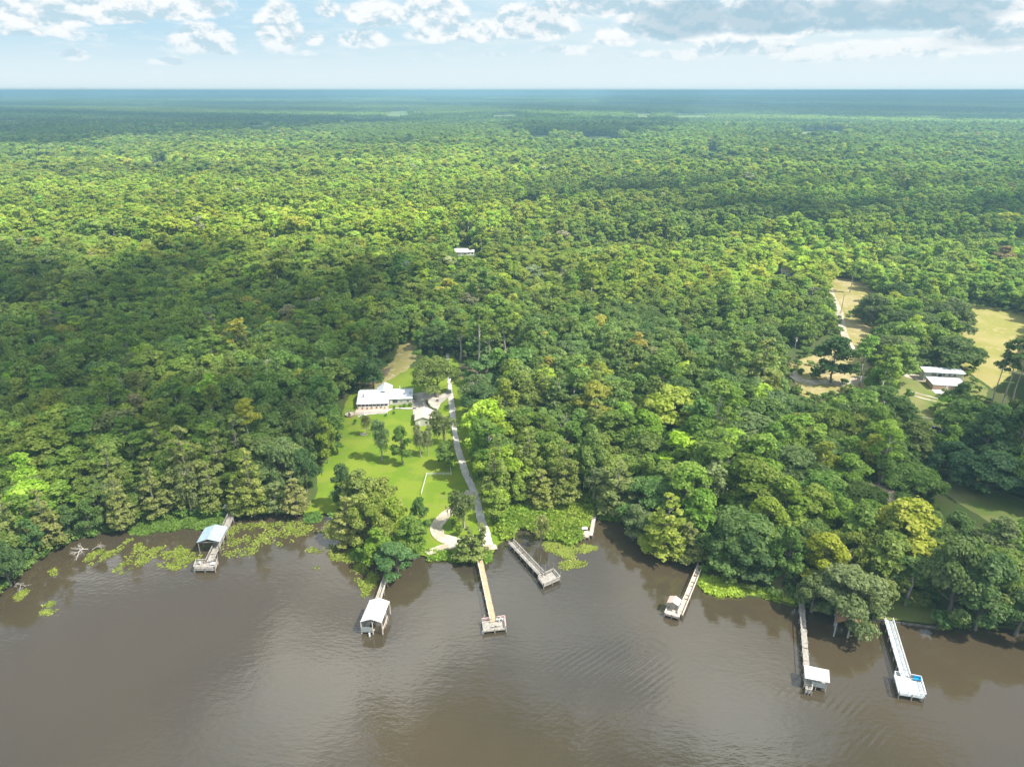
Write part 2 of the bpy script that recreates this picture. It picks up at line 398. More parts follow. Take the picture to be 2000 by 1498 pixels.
def ground_mat(name, cols, scale, lo=.38, hi=.62, extra=None, fine=6.0):
    """three colours of real ground mixed by two noises"""
    m, nt, b = mat(name); b.inputs['Roughness'].default_value = .95; b.inputs['Specular IOR Level'].default_value = .1
    g = N(nt, 'ShaderNodeNewGeometry')
    n1 = N(nt, 'ShaderNodeTexNoise', i_Scale=scale, i_Detail=5, i_Roughness=.6); n2 = N(nt, 'ShaderNodeTexNoise', i_Scale=scale * fine, i_Detail=4, i_Roughness=.7)
    L(nt, g.outputs['Position'], n1.inputs['Vector']); L(nt, g.outputs['Position'], n2.inputs['Vector'])
    c = mix(nt, smooth(nt, n1.outputs[0], lo, hi), cols[0], cols[1])
    c = mix(nt, smooth(nt, n2.outputs[0], .52, .72), c, cols[2])
    if extra: c = extra(nt, c, g)
    L(nt, c, b.inputs['Base Color'])
    bp = N(nt, 'ShaderNodeBump', i_Strength=.5, i_Distance=.12); n3 = N(nt, 'ShaderNodeTexNoise', i_Scale=3.5, i_Detail=3); L(nt, g.outputs['Position'], n3.inputs['Vector'])
    L(nt, n3.outputs[0], bp.inputs['Height']); L(nt, bp.outputs[0], b.inputs['Normal'])
    return m
FLOOR = ground_mat('forest_floor', [(.060, .090, .022), (.075, .085, .032), (.065, .115, .022)], .05)
def farmix(nt, c, g):        # beyond the modelled wood the land keeps the colour of tree tops
    s = N(nt, 'ShaderNodeSeparateXYZ'); L(nt, g.outputs['Position'], s.inputs[0])
    n = N(nt, 'ShaderNodeTexNoise', i_Scale=.0009, i_Detail=6, i_Roughness=.6); L(nt, g.outputs['Position'], n.inputs['Vector'])
    return mix(nt, smooth(nt, s.outputs[1], 9000, 12000), c, mix(nt, smooth(nt, n.outputs[0], .4, .62), (.035, .062, .025), (.075, .115, .035)))
FLOOR2 = ground_mat('land', [(.060, .090, .022), (.075, .085, .032), (.065, .115, .022)], .05, extra=farmix)
def lawnmix(nt, c, g):       # mowing lanes in the turf
    mp = N(nt, 'ShaderNodeMapping'); mp.inputs['Rotation'].default_value = (0, 0, R(16)); L(nt, g.outputs['Position'], mp.inputs[0])
    wv = N(nt, 'ShaderNodeTexWave', i_Scale=.42, i_Distortion=2.5, i_Detail=2); wv.inputs['Detail Scale'].default_value = .4; L(nt, mp.outputs[0], wv.inputs['Vector'])
    return mix(nt, M_(nt, 'MULTIPLY', wv.outputs['Fac'], .38), c, (.095, .165, .014))
LAWN = ground_mat('lawn_turf', [(.125, .200, .014), (.180, .235, .022), (.20, .19, .06)], .09, lo=.43, hi=.57, extra=lawnmix)
DRY = ground_mat('dry_grass', [(.25, .225, .07), (.34, .28, .14), (.42, .35, .22)], .045)
YARD = ground_mat('yard_grass', [(.12, .17, .035), (.20, .20, .07), (.17, .16, .08)], .06)
SAND = ground_mat('pale_sand', [(.36, .31, .23), (.50, .45, .36), (.24, .22, .13)], .22, lo=.42, hi=.58, fine=5)
DIRT = ground_mat('leaf_litter_dirt', [(.10, .075, .045), (.19, .15, .10), (.08, .09, .035)], .12)
MUD = ground_mat('marsh_mud', [(.05, .09, .015), (.07, .11, .02), (.09, .08, .04)], .3)
CONC = ground_mat('worn_concrete', [(.44, .42, .38), (.56, .54, .49), (.30, .28, .25)], .25, lo=.42, hi=.58, fine=5)

land = sheet('ground', LANDP, .5, FLOOR2, skirt=len(SH))
LAWN_PX = [(592,1003),(620,965),(618,930),(640,890),(655,850),(662,820),(672,795),(684,770),(700,752),(722,738),(745,722),(780,712),(805,720),(850,700),(884,690),(905,730),(920,790),(940,860),(985,940),(1000,1000),(994,1050),(972,1064),(958,1085),(925,1091),(880,1090),(838,1087),(800,1079),(765,1068),(715,1045),(690,1022),(640,1002)]
sheet('lawn', outline(LAWN_PX), .54, LAWN)
sheet('dry_clearing', outline([(700,762),(715,742),(745,725),(770,700),(782,672),(800,655),(815,662),(815,700),(795,722),(770,738),(745,752),(720,768)], amp=.8), .58, DRY)
sheet('shaded_litter', outline([(705,760),(700,745),(720,728),(750,722),(766,716),(755,735),(735,750)], amp=.6), .62, DIRT)
sheet('litter_under_pines', outline([(893,738),(900,715),(940,706),(1010,704),(1022,722),(985,738),(930,742)], amp=.8), .58, DIRT)
sheet('field', outline([(1590,540),(1650,535),(1720,545),(1722,600),(1760,640),(1720,720),(1690,760),(1620,790),(1560,770),(1540,710),(1600,690),(1650,680),(1640,640),(1625,600),(1600,560)]), .54, DRY)
sheet('meadow', outline([(1840,600),(1900,594),(1960,602),(2010,612),(2200,640),(2200,760),(1990,720),(1940,760),(1880,720),(1860,660)]), .54, ground_mat('meadow_grass', [(.24, .235, .06), (.31, .27, .10), (.37, .30, .15)], .04))
sheet('yard', outline([(1750,700),(1800,715),(1890,730),(1930,760),(1900,860),(1890,930),(2060,1000),(2100,1080),(1980,1050),(1900,1000),(1820,950),(1800,880),(1760,850),(1740,760)]), .58, YARD)
sheet('bank_lawn', outline([(1700,1203),(1722,1150),(1770,1150),(1830,1180),(1832,1219),(1792,1215),(1732,1209)]), .54, YARD)
sheet('house_clearing', outline([(1310,800),(1350,806),(1375,850),(1350,872),(1305,850)], amp=.5), .58, DIRT)
sheet('sandy_yard', outline([(1660,950),(1720,950),(1740,985),(1700,1000),(1665,980)], amp=.5), .54, YARD)
sheet('bank_clearing', outline([(1500,1110),(1540,1100),(1562,1150),(1552,1180),(1515,1168)], amp=.4), .54, ground_mat('bank_grass', [(.22, .24, .06), (.33, .30, .15), (.36, .28, .18)], .2))
def strip(name, pts, z, m, amp=.14):
    """road as a sheet between two px edge lines: rows (y, x_left, x_right)"""
    Lf = []; Rt = []
    for k in range(len(pts) - 1):
        (y0, l0, r0), (y1, l1, r1) = pts[k], pts[k + 1]; a, b, c, d = G(l0, y0, z), G(l1, y1, z), G(r0, y0, z), G(r1, y1, z)
        n = max(2, int((b - a).length / 1.2)); Lf += wob(a, b, n, amp); Rt += wob(c, d, n, amp)
    Lf.append(b); Rt.append(d); P = Lf + Rt[::-1]
    return sheet(name, [(p.x, p.y) for p in P], z, m)
strip('driveway', [(690,871,877),(720,873,879),(752,875,882),(795,876.5,888.5),(840,883,892.5),(873,887,899.5),(924,902,916.5),(964,921,935),(1005,930,945),(1040,937,957),(1070,941,966)], .66, CONC)
def ribbon(name, cen, wd, z, m, amp=.12):
    P = [G(x, y, z) for x, y in cen]; l = []; r = []; Q = []
    for i in range(len(P) - 1):
        n = max(2, int((P[i + 1] - P[i]).length / 1.0)); Q += [P[i].lerp(P[i + 1], k / n) for k in range(n)]
    Q.append(P[-1])
    for _ in range(4): Q = [Q[0]] + [(Q[i - 1] + Q[i] * 2 + Q[i + 1]) / 4 for i in range(1, len(Q) - 1)] + [Q[-1]]
    for i, q in enumerate(Q):
        d = (Q[min(i + 1, len(Q) - 1)] - Q[max(i - 1, 0)]); s = Vector((-d.y, d.x, 0)).normalized() * wd / 2
        l.append(q + s + Vector((rnd.uniform(-amp, amp), rnd.uniform(-amp, amp), 0))); r.append(q - s)
    return sheet(name, [(p.x, p.y) for p in l + r[::-1]], z, m)
ribbon('sand_loop', [(921,958),(908,978),(893,990),(872,1003),(856,1020),(850,1033),(858,1048),(875,1056),(895,1058),(925,1056),(945,1052)], 3.6, .70, SAND, .45)
sheet('sandy_landing', outline([(828,1078),(850,1068),(880,1060),(905,1062),(895,1070),(860,1076),(838,1086)], amp=.25), .74, SAND)
sheet('ramp_foot', outline([(938,1066),(968,1064),(972,1073),(955,1076),(940,1074)], amp=.15), .74, SAND)
sheet('parking_pad', outline([(803,770),(838,765),(862,772),(880,760),(882,772),(860,790),(850,812),(842,822),(808,822),(806,800)], amp=.15), .70, ground_mat('gravel', [(.30, .28, .25), (.45, .41, .35), (.22, .20, .18)], .25))
ribbon('garden_path', [(699,814),(712,809),(730,808),(748,806),(760,802),(766,796),(800,798),(812,797)], 1.1, .70, CONC, .04)
ribbon('dirt_road', [(1690,735),(1668,744),(1640,750),(1615,745),(1590,748),(1560,742),(1545,725)], 4.5, .62, SAND, .4)
ribbon('sand_track', [(1620,560),(1624,576),(1640,610),(1646,645),(1655,668),(1670,690)], 3.6, .66, SAND, .3)
ribbon('sandy_drive', [(1762,724),(1780,735),(1800,740),(1812,744)], 6.5, .66, SAND, .5)
ribbon('wheel_ruts', [(1772,768),(1795,776),(1815,781),(1830,784)], 1.2, .66, SAND, .2)
ribbon('far_wheel_ruts', [(1772,762),(1795,769),(1815,774),(1832,778)], 1.0, .66, SAND, .2)

# water
m, nt, b = mat('river_water'); WATER = m
b.inputs['Roughness'].default_value = .04; b.inputs['IOR'].default_value = 1.5; b.inputs['Specular IOR Level'].default_value = .85
g = N(nt, 'ShaderNodeNewGeometry')
nb = N(nt, 'ShaderNodeTexNoise', i_Scale=.012, i_Detail=4, i_Roughness=.5); L(nt, g.outputs['Position'], nb.inputs['Vector'])
L(nt, mix(nt, smooth(nt, nb.outputs[0], .38, .62), (.060, .046, .026), (.043, .037, .025)), b.inputs['Base Color'])
def wavy(scale, rot, stretch, detail, dist=0):
    mp = N(nt, 'ShaderNodeMapping'); mp.inputs['Rotation'].default_value = (0, 0, R(rot)); mp.inputs['Scale'].default_value = (1, stretch, 1); L(nt, g.outputs['Position'], mp.inputs[0])
    n = N(nt, 'ShaderNodeTexNoise', i_Scale=scale, i_Detail=detail, i_Roughness=.55, i_Distortion=dist); L(nt, mp.outputs[0], n.inputs['Vector']); return n.outputs[0]
chop = wavy(.55, 20, 2.2, 3)
w1 = N(nt, 'ShaderNodeTexWave', wave_type='BANDS', i_Scale=.24, i_Distortion=4.0, i_Detail=3); w1.inputs['Detail Scale'].default_value = .35
mp = N(nt, 'ShaderNodeMapping'); mp.inputs['Rotation'].default_value = (0, 0, R(52)); L(nt, g.outputs['Position'], mp.inputs[0]); L(nt, mp.outputs[0], w1.inputs['Vector'])
mask = smooth(nt, M_(nt, 'ADD', wavy(.022, 30, 1.6, 3), M_(nt, 'MULTIPLY', smooth(nt, N(nt, 'ShaderNodeSeparateXYZ').outputs[0], 0, 1), 0)), .52, .68)
sx = N(nt, 'ShaderNodeSeparateXYZ'); L(nt, g.outputs['Position'], sx.inputs[0])
east = smooth(nt, sx.outputs[0], -10, 45)
hgt = M_(nt, 'ADD', M_(nt, 'MULTIPLY', chop, .022), M_(nt, 'MULTIPLY', M_(nt, 'MULTIPLY', w1.outputs['Fac'], mask), M_(nt, 'MULTIPLY_ADD', east, .022, .003)))
hgt = M_(nt, 'ADD', hgt, M_(nt, 'MULTIPLY', wavy(.09, 10, 1.5, 2), .035))
bp = N(nt, 'ShaderNodeBump', i_Strength=1.0, i_Distance=1.0); L(nt, hgt, bp.inputs['Height']); L(nt, bp.outputs[0], b.inputs['Normal'])
t = MB(); t.poly([(-2500, -900, 0), (2500, -900, 0), (2500, 420, 0), (-2500, 420, 0)]); t.build('river', WATER)['kind'] = 'structure'

# ------------------------------------------------------------------ individual trees
TINT = dict(oak=(.070, .112, .040), broad=(.082, .138, .030), cypress=(.100, .150, .040), pine=(.074, .125, .030), moss=(.115, .135, .078), bush=(.075, .125, .025), spindle=(.10, .15, .035))
LIME = (.150, .200, .022); OLIVE = (.118, .158, .042); DKG = (.050, .092, .036); GRAYG = (.090, .125, .055); YEL=(.165,.2,.03); BLUEG = (.048, .092, .038); BRIGHT = (.085, .165, .022)
TINT = {k: tuple(c * f for c, f in zip(v, (1.2, 1.1, .9))) for k, v in TINT.items()}
TREES = []                                               # (x, y, radius) of everything already standing
NAMES = dict(oak='oak_tree', broad='broadleaf_tree', cypress='cypress_tree', pine='pine_tree', moss='mossy_tree', bush='shrub', dead='dead_tree', spindle='slender_tree')
CATS = dict(oak='oak tree', broad='tree', cypress='cypress', pine='pine tree', moss='tree', bush='shrub', dead='dead tree', spindle='tree')
def jit(c, a=.10):
    k = 1 + rnd.uniform(-a, a); return (c[0] * k * (1 + rnd.uniform(-a, a)), c[1] * k, c[2] * k * (1 + rnd.uniform(-a, a)), 1.0)
def tree(x, y, h, wd, kind, tint=None, label=None, group=None, z=.5):
    nh, nw = NOM[kind]; t = empty(NAMES[kind], (x, y, z), rnd.uniform(0, 6.28), label, CATS[kind], group)
    sx = wd / nw * (1.0 if kind in ('bush', 'dead') else 1.12); t.scale = (sx, sx * rnd.uniform(.92, 1.08), h / nh)
    if kind == 'dead':
        o = bpy.data.objects.new('dead_branches', rnd.choice(DEADM)); C.objects.link(o); o.parent = t
    else:
        cm, tm, _ = rnd.choice(PROTO[kind])
        o = bpy.data.objects.new('crown', cm); C.objects.link(o); o.parent = t; tc_ = tint or TINT[kind]; o['tint'] = jit((min(tc_[0], tc_[1] * .9 if tc_[1] > .12 and tc_[0] < .25 else 1) * 1.05, tc_[1] * 1.08, tc_[2] * .9), .07)
        k = bpy.data.objects.new('trunk', tm); C.objects.link(k); k.parent = t
    TREES.append((x, y, wd / 2)); return t
def T(px, ytop, wpx, kind, label, base=None, h=None, tint=None, group=None):
    """a tree from its base point on the ground (or its height) and where its top stands"""
    if base is not None:
        b = G(px, base); d = px_dir(px, ytop); k = b.y / d.y; hh = max(1.5, H + d.z * k - .5)
    else:
        hh = h; tp = G(px, ytop, .5 + hh); b = Vector((tp.x, tp.y, .5))
    dep = proj(b.x, b.y, b.z + hh * .6)[2]
    if px > 1600 and ytop < 735: wpx *= .86
    elif 640 < px < 880 and ytop > 800 and kind != 'bush': wpx *= 1.18
    elif px > 1200 and ytop > 760: wpx *= 1.12
    return tree(b.x, b.y, hh, wpx / FPX * dep, kind, tint, label, group)
#TREELIST
HT = [
# lawn of the white house
(717,808,22,'moss','small mossy tree on the lawn below the left end of the white house porch',dict(base=850)),
(747,812,40,'moss','tall drooping grey green tree on the lawn, left of the round bright one',dict(base=899,tint=(.075,.115,.05))),
(786,828,40,'broad','round mid green tree on the open lawn with a pale trunk, between two mossy trees',dict(base=907,tint=(.075,.14,.03))),
(822,824,26,'moss','thin grey mossy tree in front of the garage, left one of the pair',dict(base=893,tint=(.15,.15,.10))),
(836,826,22,'moss','thin grey mossy tree in front of the garage, right one of the pair',dict(base=890,tint=(.14,.15,.09))),
(869,795,64,'moss','wide forked mossy tree beside the long driveway, right of the garage',dict(base=866,tint=(.095,.125,.055))),
(870,862,42,'broad','low round tree at the driveway edge standing where the white rail fence ends',dict(base=912,tint=(.075,.135,.03))),
(854,697,96,'oak','large spreading oak behind the garage between the parking pad and the driveway',dict(base=776)),
(730,668,72,'broad','tall dark tree with a bare white trunk rising behind the roof of the white house',dict(base=764,tint=DKG)),
(932,808,44,'broad','bright green tree right of the driveway, level with the lawn trees',dict(base=922,tint=BRIGHT)),
(906,945,62,'moss','leaning mossy tree where the sand loop leaves the driveway',dict(base=1030,tint=(.085,.11,.045))),
(918,1030,58,'cypress','olive cypress on the bank just left of the orange boardwalk',dict(base=1088,tint=OLIVE)),
(942,1022,24,'spindle','thin orange tan cypress at the head of the orange boardwalk',dict(base=1086,tint=(.19,.165,.075))),
(905,1075,22,'bush','orange flowering bush at the waterline left of the orange boardwalk',dict(base=1094,tint=(.24,.20,.05))),
(884,1012,20,'bush','green bush inside the sand loop, the left one',dict(base=1030)),
(897,1022,22,'bush','green bush inside the sand loop, close to the olive cypress',dict(base=1046)),
# cluster on the point left of the landing
(673,905,52,'broad','dark tree at the back left of the clump on the point',dict(base=992,tint=DKG)),
(708,915,66,'broad','olive tree in the middle back of the clump on the point',dict(base=1010,tint=OLIVE)),
(748,930,68,'broad','yellowish tree at the back right of the clump on the point',dict(base=1020,tint=(.15,.175,.045))),
(684,972,62,'cypress','pale olive cypress standing in the water at the left edge of the point',dict(base=1056,tint=(.15,.175,.055))),
(726,962,80,'oak','broad yellow green tree in the middle of the clump on the point',dict(base=1060,tint=(.145,.18,.04))),
(768,968,60,'broad','yellow green tree right of the middle of the clump on the point',dict(base=1058,tint=(.12,.18,.025))),
(822,967,34,'broad','narrow dark green tree at the right edge of the point beside the lawn',dict(base=1052,tint=(.065,.125,.03))),
(738,1030,58,'broad','bright green tree at the front of the point, above the white boathouse walkway',dict(base=1100,tint=(.10,.165,.02))),
(803,1008,62,'broad','green tree at the front right of the clump on the point, beside the sandy landing',dict(base=1088,tint=(.085,.15,.025))),
(776,1060,70,'oak','low dense blue green willow hanging over the water at the tip of the point',dict(base=1118,tint=(.055,.120,.045))),
# trees right of the driveway
(968,850,60,'cypress','tall olive cypress right of the driveway with a narrow crown',dict(base=985,tint=OLIVE)),
(968,955,56,'broad','round yellow green tree between the driveway and the marsh',dict(base=1018,tint=(.13,.18,.03))),
(1010,925,44,'broad','yellow green tree at the top left corner of the marsh',dict(base=985,tint=(.12,.175,.03))),
(1031,835,84,'cypress','large olive cypress above the marsh, first from the driveway',dict(base=960,tint=OLIVE)),
(1056,915,62,'cypress','olive cypress directly above the middle of the marsh',dict(base=985,tint=(.14,.17,.045))),
(1100,860,70,'cypress','tall olive cypress above the marsh, middle one of the row',dict(base=978,tint=(.125,.155,.045))),
(1150,830,74,'broad','green tree rising above the marsh near the white roof spot',dict(base=955,tint=(.08,.135,.035))),
(1158,900,66,'moss','mossy grey green tree beside the shaded end of the pink walkway',dict(base=978,tint=(.09,.12,.055))),
(1205,905,80,'cypress','tall grey green cypress right of the pink walkway',dict(base=1000,tint=(.115,.145,.055))),
(1057,1004,46,'bush','lone round olive bush standing in the water at the front of the marsh',dict(base=1056,tint=(.14,.165,.06))),
(1240,985,70,'broad','grey green tree at the bend of the bank right of the marsh',dict(base=1048,tint=GRAYG)),
(1300,968,86,'cypress','yellow cypress leaning over the bank between the pink walkway and the roofed dock',dict(base=1080,tint=(.155,.19,.03))),
(1340,1020,64,'cypress','pale olive cypress on the bank just above the weathered roofed dock',dict(base=1086,tint=(.13,.16,.055))),
(1362,955,84,'broad','bright green tree behind the yellow cypress on the right bank',dict(base=1062,tint=BRIGHT)),
(1410,1010,90,'broad','dark green tree at the water edge right of the weathered roofed dock',dict(base=1114,tint=DKG)),
(1460,1040,96,'broad','dense dark green tree over the lime weeds at the bank',dict(base=1130,tint=DKG)),
(1485,968,90,'broad','yellow green tree second row above the lime weeds',dict(base=1080,tint=(.115,.16,.025))),
(1530,1030,76,'broad','narrow green tree beside the small bank clearing',dict(base=1140,tint=(.07,.125,.03))),
(1598,1040,96,'broad','golden yellow tree above the head of the long grey walkway',dict(base=1150,tint=(.145,.180,.022))),
(1655,1108,140,'oak','wide mossy grey green tree covering the rusty boathouse',dict(base=1204,tint=(.10,.13,.06))),
(1585,1120,60,'oak','grey green tree at the waterline left of the rusty boathouse',dict(base=1192,tint=GRAYG)),
(1695,1120,80,'moss','mossy tree between the rusty boathouse and the white pier',dict(base=1196,tint=(.10,.135,.05))),
(1768,1092,58,'pine','small tree with a bare trunk on the bank lawn behind the white pier',dict(base=1181,tint=(.07,.12,.04))),
(1720,1040,96,'broad','green tree over the grey house roof on the right bank',dict(base=1150,tint=(.095,.145,.035))),
(1850,1050,120,'oak','large grey green tree above the right bank lawn',dict(base=1200,tint=(.075,.115,.045))),
(1905,1080,110,'broad','big dark green tree at the waterline right of the bank lawn',dict(base=1226,tint=(.065,.11,.04))),
(1832,1188,40,'bush','round green bush at the waterline right end of the bank lawn',dict(base=1230,tint=(.055,.11,.04))),
(1985,1145,90,'oak','dark green tree at the right edge of the picture over the water',dict(base=1236,tint=DKG)),
(1930,1010,110,'broad','grey green tree above the right bank, below the shaded clearing',dict(base=1120,tint=GRAYG)),
(1850,1000,90,'broad','green tree along the lower edge of the shaded clearing',dict(base=1085,tint=(.075,.12,.04))),
# left bank row of cypresses, left to right
(35,950,62,'cypress','first olive cypress at the left end of the bank row',dict(base=1085,tint=(.12,.15,.05))),
(101,957,62,'cypress','second olive cypress of the left bank row, above the driftwood',dict(base=1068,tint=(.12,.145,.05))),
(70,1010,60,'broad','green tree on the left bank overhanging the water left of the driftwood',dict(base=1092,tint=(.055,.105,.035))),
(20,1050,70,'oak','dark tree overhanging the water at the left picture edge',dict(base=1140,tint=DKG)),
(140,985,44,'broad','dark tree with a bare leaning trunk behind the driftwood',dict(base=1050,tint=DKG)),
(243,922,56,'cypress','tall conical olive cypress left of the green bank weeds, apart from the row',dict(base=1030,tint=(.115,.145,.045))),
(180,975,50,'broad','green tree between the driftwood and the conical cypress',dict(base=1045,tint=(.06,.11,.035))),
(308,902,54,'cypress','olive cypress above the green bank weeds, left of the blue roofed boathouse',dict(base=1010,tint=(.12,.145,.045))),
(378,828,90,'cypress','highest and widest olive cypress above the blue roofed boathouse',dict(base=985,tint=(.115,.145,.045))),
(375,905,52,'moss','grey green mossy tree standing behind the weeds above the blue roof',dict(base=1003,tint=(.10,.13,.055))),
(420,902,46,'cypress','narrow cypress right above the landward end of the blue roofed dock',dict(base=1002,tint=(.115,.15,.04))),
(497,872,60,'cypress','yellow tipped cypress right of the landward end of the blue roofed dock',dict(base=1003,tint=(.16,.18,.045))),
(468,930,44,'cypress','short yellow green cypress at the waterline beside the dock head',dict(base=1005,tint=(.14,.17,.04))),
(540,940,40,'spindle','short pale olive tree at the waterline between the cypresses and the lawn',dict(base=1004,tint=(.12,.145,.06))),
(578,918,48,'cypress','tan tipped cypress beside the bottom left corner of the lawn',dict(base=1003,tint=(.17,.17,.07))),
(440,838,80,'cypress','olive cypress behind the row, left of the yellow tipped one',dict(base=970,tint=(.11,.14,.042))),
(560,855,74,'oak','grey green dense tree left of the lower lawn',dict(base=965,tint=GRAYG)),
(600,870,60,'oak','dark green tree at the left edge of the lower lawn',dict(base=960,tint=DKG)),
(640,808,50,'broad','yellow green tree at the left edge of the lawn below the white house',dict(base=905,tint=(.12,.165,.022))),
(660,800,34,'spindle','slim green tree at the left edge of the lawn beside the porch',dict(base=885,tint=(.075,.13,.03))),
(606,805,60,'oak','rounded green tree left of the yellow green lawn edge tree',dict(base=900,tint=(.065,.11,.035))),
# notable crowns in the wood
(528,688,58,'moss','pale silver grey tree standing out of the dark wood left of the house',dict(h=15,tint=(.25,.26,.22))),
(566,602,46,'broad','orange brown half bare tree in the dark wood',dict(h=15,tint=(.17,.15,.06))),
(297,803,52,'broad','yellow tree in the middle of the left wood',dict(h=15,tint=(.20,.19,.03))),
(88,790,52,'broad','yellow green round tree in the wood near the left picture edge',dict(h=15,tint=(.16,.18,.025))),
(60,770,40,'broad','small lime tree beside the yellow green round one near the left edge',dict(h=15,tint=(.12,.18,.03))),
(260,720,80,'broad','olive yellow crowned tree in the left wood above the yellow tree',dict(h=16,tint=(.13,.145,.04))),
(40,462,42,'broad','pinkish brown dying tree far off near the left picture edge',dict(h=15,tint=(.21,.19,.13))),
(340,585,60,'broad','lime green tree in the cloud shadow on the left',dict(h=15,tint=(.10,.17,.03))),
(1130,1065-20,1,'skip','',{}),
(1620,855,66,'broad','golden green narrow tree in the right wood below the dark round oak',dict(h=18,tint=(.155,.175,.025))),
(1545,808,66,'broad','bright green tree left of the dirt road clearing',dict(h=15,tint=BRIGHT)),
(1300,684,90,'pine','tall dense green pine in the middle of the right wood with moss under it',dict(h=23,tint=(.075,.13,.028))),
(1325,735,90,'oak','broad dark green tree just above the small clearing with a blue spot',dict(h=16,tint=(.055,.10,.033))),
(1215,782,90,'broad','vivid green maple like tree in the middle of the right wood',dict(h=17,tint=(.10,.185,.02))),
(1265,800,80,'broad','vivid green tree left of the small clearing with a blue spot',dict(h=17,tint=(.10,.18,.02))),
(1345,830,80,'broad','vivid green tree below the small clearing with a blue spot',dict(h=16,tint=(.095,.175,.02))),
(1170,705,70,'broad','yellow green tree right of the hidden white roofed house',dict(h=17,tint=(.14,.18,.022))),
(1450,800,150,'oak','very large grey green oak in the right wood',dict(h=17,tint=(.075,.11,.045))),
(1555,870,120,'oak','large oak in the right wood under the golden green tree',dict(h=16,tint=(.07,.108,.042))),
# pines behind the house
(936,598,60,'pine','tall pine with a bare trunk behind the driveway, first from the left',dict(base=739)),
(956,612,44,'pine','slim tall pine just right of the first one behind the driveway',dict(base=731)),
(985,600,54,'pine','tall pine in the middle of the group behind the driveway',dict(base=712)),
(1013,625,50,'pine','tall pine at the right end of the group behind the driveway',dict(base=704)),
(900,612,60,'pine','tall pine at the left of the road gap behind the large oak',dict(base=702)),
(1035,640,60,'broad','dense green tree right of the pine group',dict(base=745,tint=(.085,.14,.03))),
(925,732,78,'moss','mossy grey green tree left of the hidden white roofed house',dict(base=798,tint=(.08,.115,.05))),
(948,748,88,'oak','dark blue green tree below the hidden white roofed house',dict(base=822,tint=BLUEG)),
(988,738,70,'broad','yellow green tree below the hidden white roofed house, on its right',dict(base=840,tint=(.13,.17,.03))),
# right field oaks
(1622,654,112,'broad','single dark round oak beside the sandy road, roundest crown in the clearing',dict(base=748,tint=(.045,.085,.030))),
(1699,570,74,'oak','grey green oak in the field left of the far pair',dict(base=636,tint=(.075,.105,.05))),
(1742,548,74,'oak','dark green oak at the far side of the field',dict(base=608,tint=DKG)),
(1790,535,46,'broad','taller green tree behind the far field oaks',dict(base=600,tint=(.08,.13,.03))),
(1848,582,112,'oak','mossy grey oak between the two meadows, upper right of the grove',dict(base=657,tint=(.085,.11,.055))),
(1775,603,122,'oak','broad green oak in the middle of the grove',dict(base=668,tint=(.065,.10,.038))),
(1733,650,112,'oak','pale green oak at the left of the grove above the lane',dict(base=722,tint=(.095,.125,.05))),
(1850,653,130,'oak','wide oak directly behind the tan house',dict(base=724,tint=(.06,.10,.038))),
(1712,712,84,'broad','bright green tree below the pale grove oak',dict(base=780,tint=(.085,.15,.025))),
(1716,750,120,'oak','dark green spreading oak left of the yard of the tan house',dict(base=836,tint=(.05,.092,.034))),
(1775,818,90,'broad','olive green tree below the dark spreading oak, left of the pickup truck',dict(base=905,tint=(.09,.125,.04))),
(1780,914,104,'oak','dense bright round tree left of the shaded clearing',dict(base=975,tint=(.07,.125,.030))),
(1659,516,30,'pine','lone young pine in the upper field',dict(base=572,tint=(.09,.14,.03))),
(1868,744,56,'broad','tree in front of the tan house hiding its right end',dict(base=815,tint=(.065,.11,.035))),
(1936,668,44,'pine','tall open pine right of the tan house, first of the right group',dict(base=790,tint=(.06,.10,.035))),
(1955,660,50,'pine','tall open pine right of the tan house, second of the right group',dict(base=796,tint=(.06,.10,.035))),
(1975,657,50,'pine','tall open pine right of the tan house, third of the right group',dict(base=792,tint=(.06,.10,.035))),
(1998,662,50,'pine','tall open pine at the picture edge, last of the right group',dict(base=800,tint=(.06,.10,.035))),
(1914,788,104,'broad','large dark feathery tree at the right side below the pines',dict(base=915,tint=BLUEG)),
(1975,782,90,'broad','large dark tree at the right picture edge below the pines',dict(base=925,tint=BLUEG)),
(1851,858,80,'oak','dark blue green tree right of the pickup truck, over the shaded clearing',dict(base=940,tint=(.042,.085,.042))),
(1930,880,110,'oak','mossy dark tree over the upper edge of the shaded clearing',dict(base=965,tint=(.045,.085,.042))),
(1165,1,1,'skip','',{}),
# bare trees
(538,462,26,'dead','bare pale tree above the left cloud shadow',dict(h=15)),
(498,735,22,'dead','bare grey tree beside the pale silver tree',dict(h=14)),
(1643,1040,60,'dead','bare white limbed tree behind the golden yellow tree on the right bank',dict(h=15)),
(1105,800,34,'dead','bare grey branches poking out above the row of olive cypresses',dict(h=16)),
(1445,880,44,'dead','bare branches in the crown of the very large grey green oak',dict(h=17)),
]
for (px, yt, wpx, kind, lab, kw) in HT:
    if kind != 'skip': T(px, yt, wpx, kind, lab, **kw)
# small shrubs by the house
for (px, yt, wpx, base, lab) in [(770,791,9,799,'round shrub in front of the white house wall, left of the window'),(782,791,8,797,'shrub in the bed under the white house wall, middle one'),
     (790,787,11,795,'larger shrub in the bed under the white house wall'),(801,785,12,793,'bright shrub at the right corner of the white house wall'),(770,801,9,809,'dark round shrub below the garden path'),
     (754,806,8,813,'small shrub below the porch beside the path'),(694,815,9,829,'small dark shrub on the lawn left of the lattice deck'),(809,776,6,784,'shrub beside the right end wall of the white house'),
     (683,803,6,815,'slim shrub at the left side of the lattice deck')]:
    T(px, yt, wpx, 'bush', lab, base=base, tint=(.07,.15,.025))

